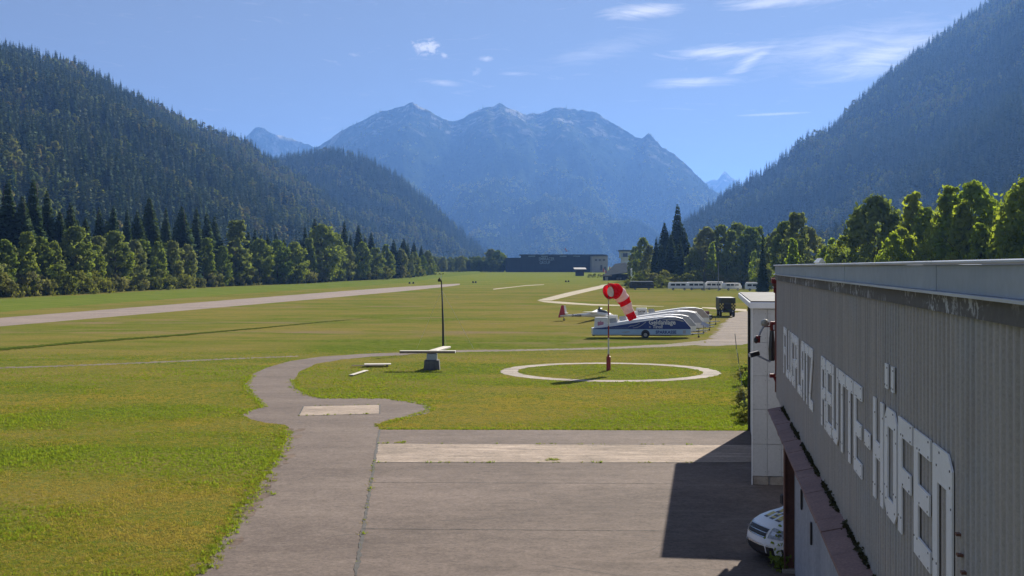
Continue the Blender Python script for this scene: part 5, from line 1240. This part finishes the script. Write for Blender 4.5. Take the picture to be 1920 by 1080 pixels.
tw = empty('control_tower', (at(1172, 850), 850, gz(850)), 0, 'white control tower with glazed cab and dark flat roof', 'tower'); S7 = 850 / FPX; zq = lambda py: CH - (py - HY) * S7 - gz(850)
mb = MB(); mb.box(-6.5 * S7, 0, -.3, 6.5 * S7, 5.5, zq(484)); mb.build('shaft', M_WALLW, tw)
mb = MB(); mb.box(-9.5 * S7, -1.2, zq(484), 9.5 * S7, 6.7, zq(471.5)); mb.build('cab', M_WALLW, tw)
for a, c in ((-4.6, 4.6), (-8.8, -5.2), (5.2, 8.8)):
    mb = MB(); mb.box(a * S7, -1.26, zq(482), c * S7, -1.19, zq(474.5)); mb.build('cab_window', M_GLASS if a == -4.6 else M_LET, tw)
mb = MB(); mb.box(-12 * S7, -2.2, zq(471.5), 12 * S7, 7.6, zq(468.6), .1); mb.build('roof', M_TRK, tw)
mb = MB(); mb.tube([(-1, 2, zq(468.6)), (-1, 2, zq(463))], .12, 6); mb.build('aerial', M_TRK, tw)
M_DROOF = pm('dark_shingle', (.075, .085, .09), (.05, .058, .062), .6, .95, spec=0); M_TIMB = pm('dark_timber', (.05, .04, .035), (.035, .03, .026), .8, .8)
ys_ = 560; S5 = ys_ / FPX; zs5 = lambda py: CH - (py - HY) * S5 - gz(ys_)
sh = empty('timber_shed', (at(1163, ys_), ys_, gz(ys_)), 0, 'dark timber shed with a big sloping roof and open front', 'shed')
mb = MB(); mb.add([(-33 * S5, 0, zs5(517)), (18 * S5, 0, zs5(510)), (20 * S5, 26, zs5(492)), (0 * S5, 26, zs5(494)), (-33 * S5, 0, zs5(518.3)), (18 * S5, 0, zs5(511.5)), (20 * S5, 26, zs5(493.2)), (0 * S5, 26, zs5(495.2))], [(0, 1, 2, 3), (7, 6, 5, 4), (0, 4, 5, 1), (1, 5, 6, 2), (2, 6, 7, 3), (3, 7, 4, 0)]); mb.build('roof', M_DROOF, sh)
mb = MB(); mb.add([(18 * S5, 0, zs5(510)), (40 * S5, 2, zs5(519)), (40 * S5, 26, zs5(505)), (20 * S5, 26, zs5(492))], [(0, 1, 2, 3)]); mb.build('roof_lean', M_DROOF, sh)
mb = MB(); mb.box(-34 * S5, -.3, zs5(518), -16 * S5, .1, zs5(515.6)); mb.build('eaves_board', M_PATH, sh)
for px in (-31, -22, -12, -2, 8):
    mb = MB(); mb.box(px * S5 - .2, .3, -.05, px * S5 + .2, .7, zs5(517.5)); mb.build('post', M_TIMB, sh)
mb = MB(); mb.box(-30 * S5, 8, -.05, 34 * S5, 8.3, zs5(514)); mb.build('rear_wall', M_TIMB, sh); mb = MB(); mb.box(10 * S5, .8, -.05, 38 * S5, 1.2, zs5(516)); mb.build('front_wall', M_TIMB, sh)
for px, w_, h_, m_ in ((-27, 1.2, 1.5, M_WHITE), (-6, 2.4, 1.2, M_PATH), (3, 1.6, 1.6, M_TIMB)):
    mb = MB(); mb.box(px * S5, 2.5, 0, px * S5 + w_, 3.4, h_, .05); mb.build('stored_box', m_, sh)
yk = 700; S6 = yk / FPX; zk = lambda py: CH - (py - HY) * S6 - gz(yk)
hu = empty('field_hut', (at(1088, yk), yk, gz(yk)), R(4), 'small dark field hut with a pale overhanging roof before the dark hangar', 'hut')
mb = MB(); mb.box(-8 * S6, 0, -.05, 7 * S6, 3.4, zk(506.5)); mb.build('wall', M_TIMB, hu)
mb = MB(); mb.prism([(-1.0, zk(505.8)), (4.6, zk(503)), (4.6, zk(501.6)), (-1.0, zk(504.6))], 0, -11.5 * S6, 11.5 * S6); mb.build('roof', M_CON2, hu)
mb = MB(); mb.box(-2, -.05, 0, -.8, .01, 2.0); mb.build('door', M_TRK, hu)
for i, px in enumerate((1106, 1115, 1124)):
    y_ = 640; e = empty('clipped_hedge', (at(px, y_), y_, gz(y_)), i, ['left', 'middle', 'right'][i] + ' of three low bushes beside the timber shed', 'shrub'); e.scale = (.62, .5, .55 + .1 * (i == 1))
    link('foliage', BUSH[i][0], e); link('stem', BUSH[i][1], e)
# flags and far windsock
M_FLAGR = pm('flag_red', (.55, .03, .04), None, 2, .8); M_FLAGW = pm('flag_white', (.75, .70, .70), None, 2, .8)
for px, y_, pyt, pyb, lab in [(1130.5, 620, 502, 512, 'red and white flag hanging left of the timber shed roof'), (1142, 660, 499, 511, 'red and white flag nearest the concrete building'), (1059.5, 899, 464, 479, 'tiny red and white flag above the dark hangar roof')]:
    Sx = y_ / FPX; zz0 = gz(y_) if pyb > 500 else CH - (pyb - HY) * Sx; e = empty('flag', (at(px, y_), y_ if pyb > 500 else 902, zz0), 0, lab, 'flag'); hp_ = (CH - (pyt - HY) * Sx) - zz0
    mb = MB(); mb.tube([(0, 0, 0), (0, 0, hp_)], .07, 6); mb.build('pole', M_PARAP, e)
    for k in range(3):
        mb = MB(); w0 = .15 + k * .55; mb.prism([(w0, hp_ - .2 - k * .6), (w0 + .5, hp_ - .5 - k * .7), (w0 + .5, hp_ - 2.4 - k * .4), (w0, hp_ - 2.0 - k * .4)], 1, -.03, .03); mb.build('flag_stripe', M_FLAGW if k == 1 else M_FLAGR, e)
# runway marker boards
for i, (px, py, lab) in enumerate([(1061, 529, 'left black marker board of the pair on the field right of centre'), (1066, 529, 'right black marker board of the pair on the field right of centre'), (887, 530.5, 'left black marker board of the pair near the runway end'), (892, 530.5, 'right black marker board of the pair near the runway end'), (768, 532, 'left black marker board beyond the runway'), (775, 532, 'right black marker board beyond the runway')]):
    p_ = G(px, py); e = empty('marker_board', p_, 0, lab, 'marker'); mb = MB(); mb.prism([(-.4, .05), (.4, .05), (.25, .75), (-.25, .75)], 1, -.25, .25); mb.build('board', M_DARK, e); mb = MB(); mb.box(-.5, -.3, 0, .5, .3, .06, .02); mb.build('foot', M_BLOCK, e)
p_ = G(872, 508.6); e = empty('hay_shed', p_, 0, 'tiny dark shed at the foot of the far hedge', 'shed'); mb = MB(); mb.box(-1.6, 0, 0, 1.6, 3, 2.0); mb.build('wall', M_TIMB, e); mb = MB(); mb.prism([(-2.0, 1.95), (2.0, 1.95), (0, 2.9)], 1, -.3, 3.3); mb.build('roof', M_DROOF, e)
# white roof peeking between the trees
for px, pyt, y_, w_, lab in [(1188, 503, 520, 1.0, 'white trailer roof glimpsed among the leaves right of the tower'), (1541, 487, 210, .45, 'small white gable glimpsed between the trees above the hangar roof')]:
    e = empty('white_cabin', (at(px, y_), y_, gz(y_)), 0, lab, 'cabin'); h_ = CH + (HY - pyt) / FPX * y_ - gz(y_)
    mb = MB(); mb.box(-w_, 0, 0, w_, 3, h_ - .5); mb.build('wall', M_WHITE, e); mb = MB(); mb.prism([(-w_ - .2, h_ - .5), (w_ + .2, h_ - .5), (0, h_ + .3)], 1, -.2, 3.2); mb.build('roof', M_WHITE, e)

# ------------------------------------------------------------------ labels of the trees: nth from the left within its row
ORD = ['first', 'second', 'third', 'fourth', 'fifth', 'sixth', 'seventh', 'eighth', 'ninth', 'tenth', 'eleventh', 'twelfth', 'thirteenth', 'fourteenth', 'fifteenth', 'sixteenth', 'seventeenth', 'eighteenth', 'nineteenth', 'twentieth']
TENS = {2: 'twenty', 3: 'thirty', 4: 'forty', 5: 'fifty', 6: 'sixty'}; TENTH = {3: 'thirtieth', 4: 'fortieth', 5: 'fiftieth', 6: 'sixtieth'}
def ordinal(n):
    if n <= 20: return ORD[n - 1]
    t, u = divmod(n, 10); return TENTH[t] if u == 0 else TENS[t] + '-' + ORD[u - 1]
rows = {}
for t in TREES: rows.setdefault((t[2], t[3]), []).append(t)
for (kw, row), L in rows.items():
    for i, t in enumerate(sorted(L, key=lambda q_: q_[4])): t[0]['label'] = '%s %s from the left in the %s' % (ordinal(i + 1), kw, row)

# ------------------------------------------------------------------ short grass on the near field, weeds in the joints
GR = bpy.data.collections.new('grass_prototypes')
M_BLADE = foliage('grass_blades', (.15, .175, .03), (.27, .25, .06), .45, .7, .0); M_BLADEB = foliage('bright_blades', (.14, .20, .03), (.22, .25, .05), .45, .7, .0); M_STRAW = foliage('straw_blades', (.36, .27, .11), (.28, .23, .08), .4, .7, .0)
for i, (m_, h_, nb) in enumerate([(M_BLADE, .040, 12), (M_BLADEB, .058, 11), (M_STRAW, .034, 11)]):
    v = []; f = []
    for k in range(nb):
        a = random.uniform(0, 6.28); r = random.uniform(0, .09); x, y = math.cos(a) * r, math.sin(a) * r; w_ = random.uniform(.006, .011); hh = h_ * random.uniform(.5, 1.2); c = random.uniform(0, 6.28); lx, ly = random.gauss(0, .03), random.gauss(0, .03); q0 = len(v)
        v += [(x - math.cos(c) * w_, y - math.sin(c) * w_, 0), (x + math.cos(c) * w_, y + math.sin(c) * w_, 0), (x + lx, y + ly, hh)]; f.append((q0, q0 + 1, q0 + 2))
    GR.objects.link(bpy.data.objects.new('g%d' % i, np_mesh('grass_clump%d' % i, np.array(v), np.array(f), m_)))
def inside(poly, p):
    x, y = p[:, 0], p[:, 1]; r = np.zeros(len(p), bool); n = len(poly); j = n - 1
    for i in range(n):
        xi, yi = poly[i]; xj, yj = poly[j]
        c = ((yi > y) != (yj > y)) & (x < (xj - xi) * (y - yi) / (yj - yi + 1e-12) + xi); r ^= c; j = i
    return r
NG = 150000
yy = 26 + (105 - 26) * RNG.random(NG) ** 1.25; xx = yy * RNG.uniform(-.46, .22, NG); gp = np.stack([xx, yy, np.zeros(NG)], -1)
keep = np.ones(NG, bool)
for poly in PAVED:
    lo, hi = poly.min(0), poly.max(0)
    m_ = (gp[:, 0] > lo[0]) & (gp[:, 0] < hi[0]) & (gp[:, 1] > lo[1]) & (gp[:, 1] < hi[1])
    if m_.any(): ii = np.where(m_)[0]; keep[ii[inside(poly, gp[ii])]] = False
keep &= RNG.random(NG) < np.clip((106 - gp[:, 1]) / 45, 0, 1); gp = gp[keep]; n = len(gp)
dry = fbm(gp[:, 0] / 9, gp[:, 1] / 5, 4, 3) + RNG.uniform(-.3, .3, n)
idx = np.where(dry > .10, 2, np.where(dry < -.2, 1, 0)); s = RNG.uniform(.7, 1.35, n) * np.where(fbm(gp[:, 0] / 3, gp[:, 1] / 3, 3, 8) > .12, 1.3, .9)
rot = np.zeros((n, 3)); rot[:, 2] = RNG.uniform(0, 6.28, n)
GN_G = gn_instancer('grass_scatter', GR)
scatter_object('short_grass', gp, idx, np.stack([s, s, s], -1), rot, GN_G, 'short patchy green and straw coloured grass around the taxi lane', 'grass')
# longer fringe along paved rims, and weeds in the apron joints
def along(pl, step, off):
    out = []
    for i in range(len(pl) - 1):
        a, c = pl[i], pl[i + 1]; k = max(1, int((c - a).length / step))
        for j in range(k): p_ = a.lerp(c, (j + random.random()) / k); out.append((p_.x + random.gauss(0, off), p_.y + random.gauss(0, off), 0))
    return out
fr = along(Gs([(366, 1082), (430, 988), (482, 910), (519, 852), (536, 808)]), .03, .17) + along(Gs([(718, 804.5), (1060, 805), (1400, 806.5)]), .03, .10) + along(Gs([(455, 777), (470, 768), (492, 763), (481, 750), (466, 738), (459, 722), (470, 704)]), .05, .15) + along(Gs([(551, 713), (557, 728), (580, 742), (606, 747), (722, 747), (801, 759), (810, 768), (772, 780), (707, 800)]), .05, .15)
fr = np.array(fr); n = len(fr); s = RNG.uniform(.8, 2.0, n); rot = np.zeros((n, 3)); rot[:, 2] = RNG.uniform(0, 6.28, n)
scatter_object('edge_grass', fr, RNG.integers(0, 2, n), np.stack([s, s, s], -1), rot, GN_G, 'longer ragged grass fringe along the rims of the pavement', 'grass')
wd = []
for (A_, B_, dens_, lo) in [((699, 880), (676, 1030), 34, .03), ((703, 868), (1300, 868), 100, .02), ((707, 832), (1300, 834.5), 60, .02), ((560, 780), (712, 776), 50, .02), ((569, 762), (712, 759), 40, .02)]:
    a, c = G(*A_), G(*B_)
    for k in range(dens_):
        t = random.random(); 
        if math.sin(t * 37 + a.x) + math.sin(t * 91) > .1: p_ = a.lerp(c, t); wd.append((p_.x + random.gauss(0, lo), p_.y + random.gauss(0, lo), .02))
for px, py in [(1035, 862), (1042, 862), (1030, 864), (754, 830), (748, 831), (502, 924), (512, 928)]:
    p_ = G(px, py)
    for k in range(9): wd.append((p_.x + random.gauss(0, .10), p_.y + random.gauss(0, .06), .02))
wd = np.array(wd); n = len(wd); s = RNG.uniform(.5, 1.4, n); rot = np.zeros((n, 3)); rot[:, 2] = RNG.uniform(0, 6.28, n)
scatter_object('joint_weeds', wd, RNG.integers(0, 2, n), np.stack([s, s, s], -1), rot, GN_G, 'small weeds growing in the joints of the apron', 'weeds')
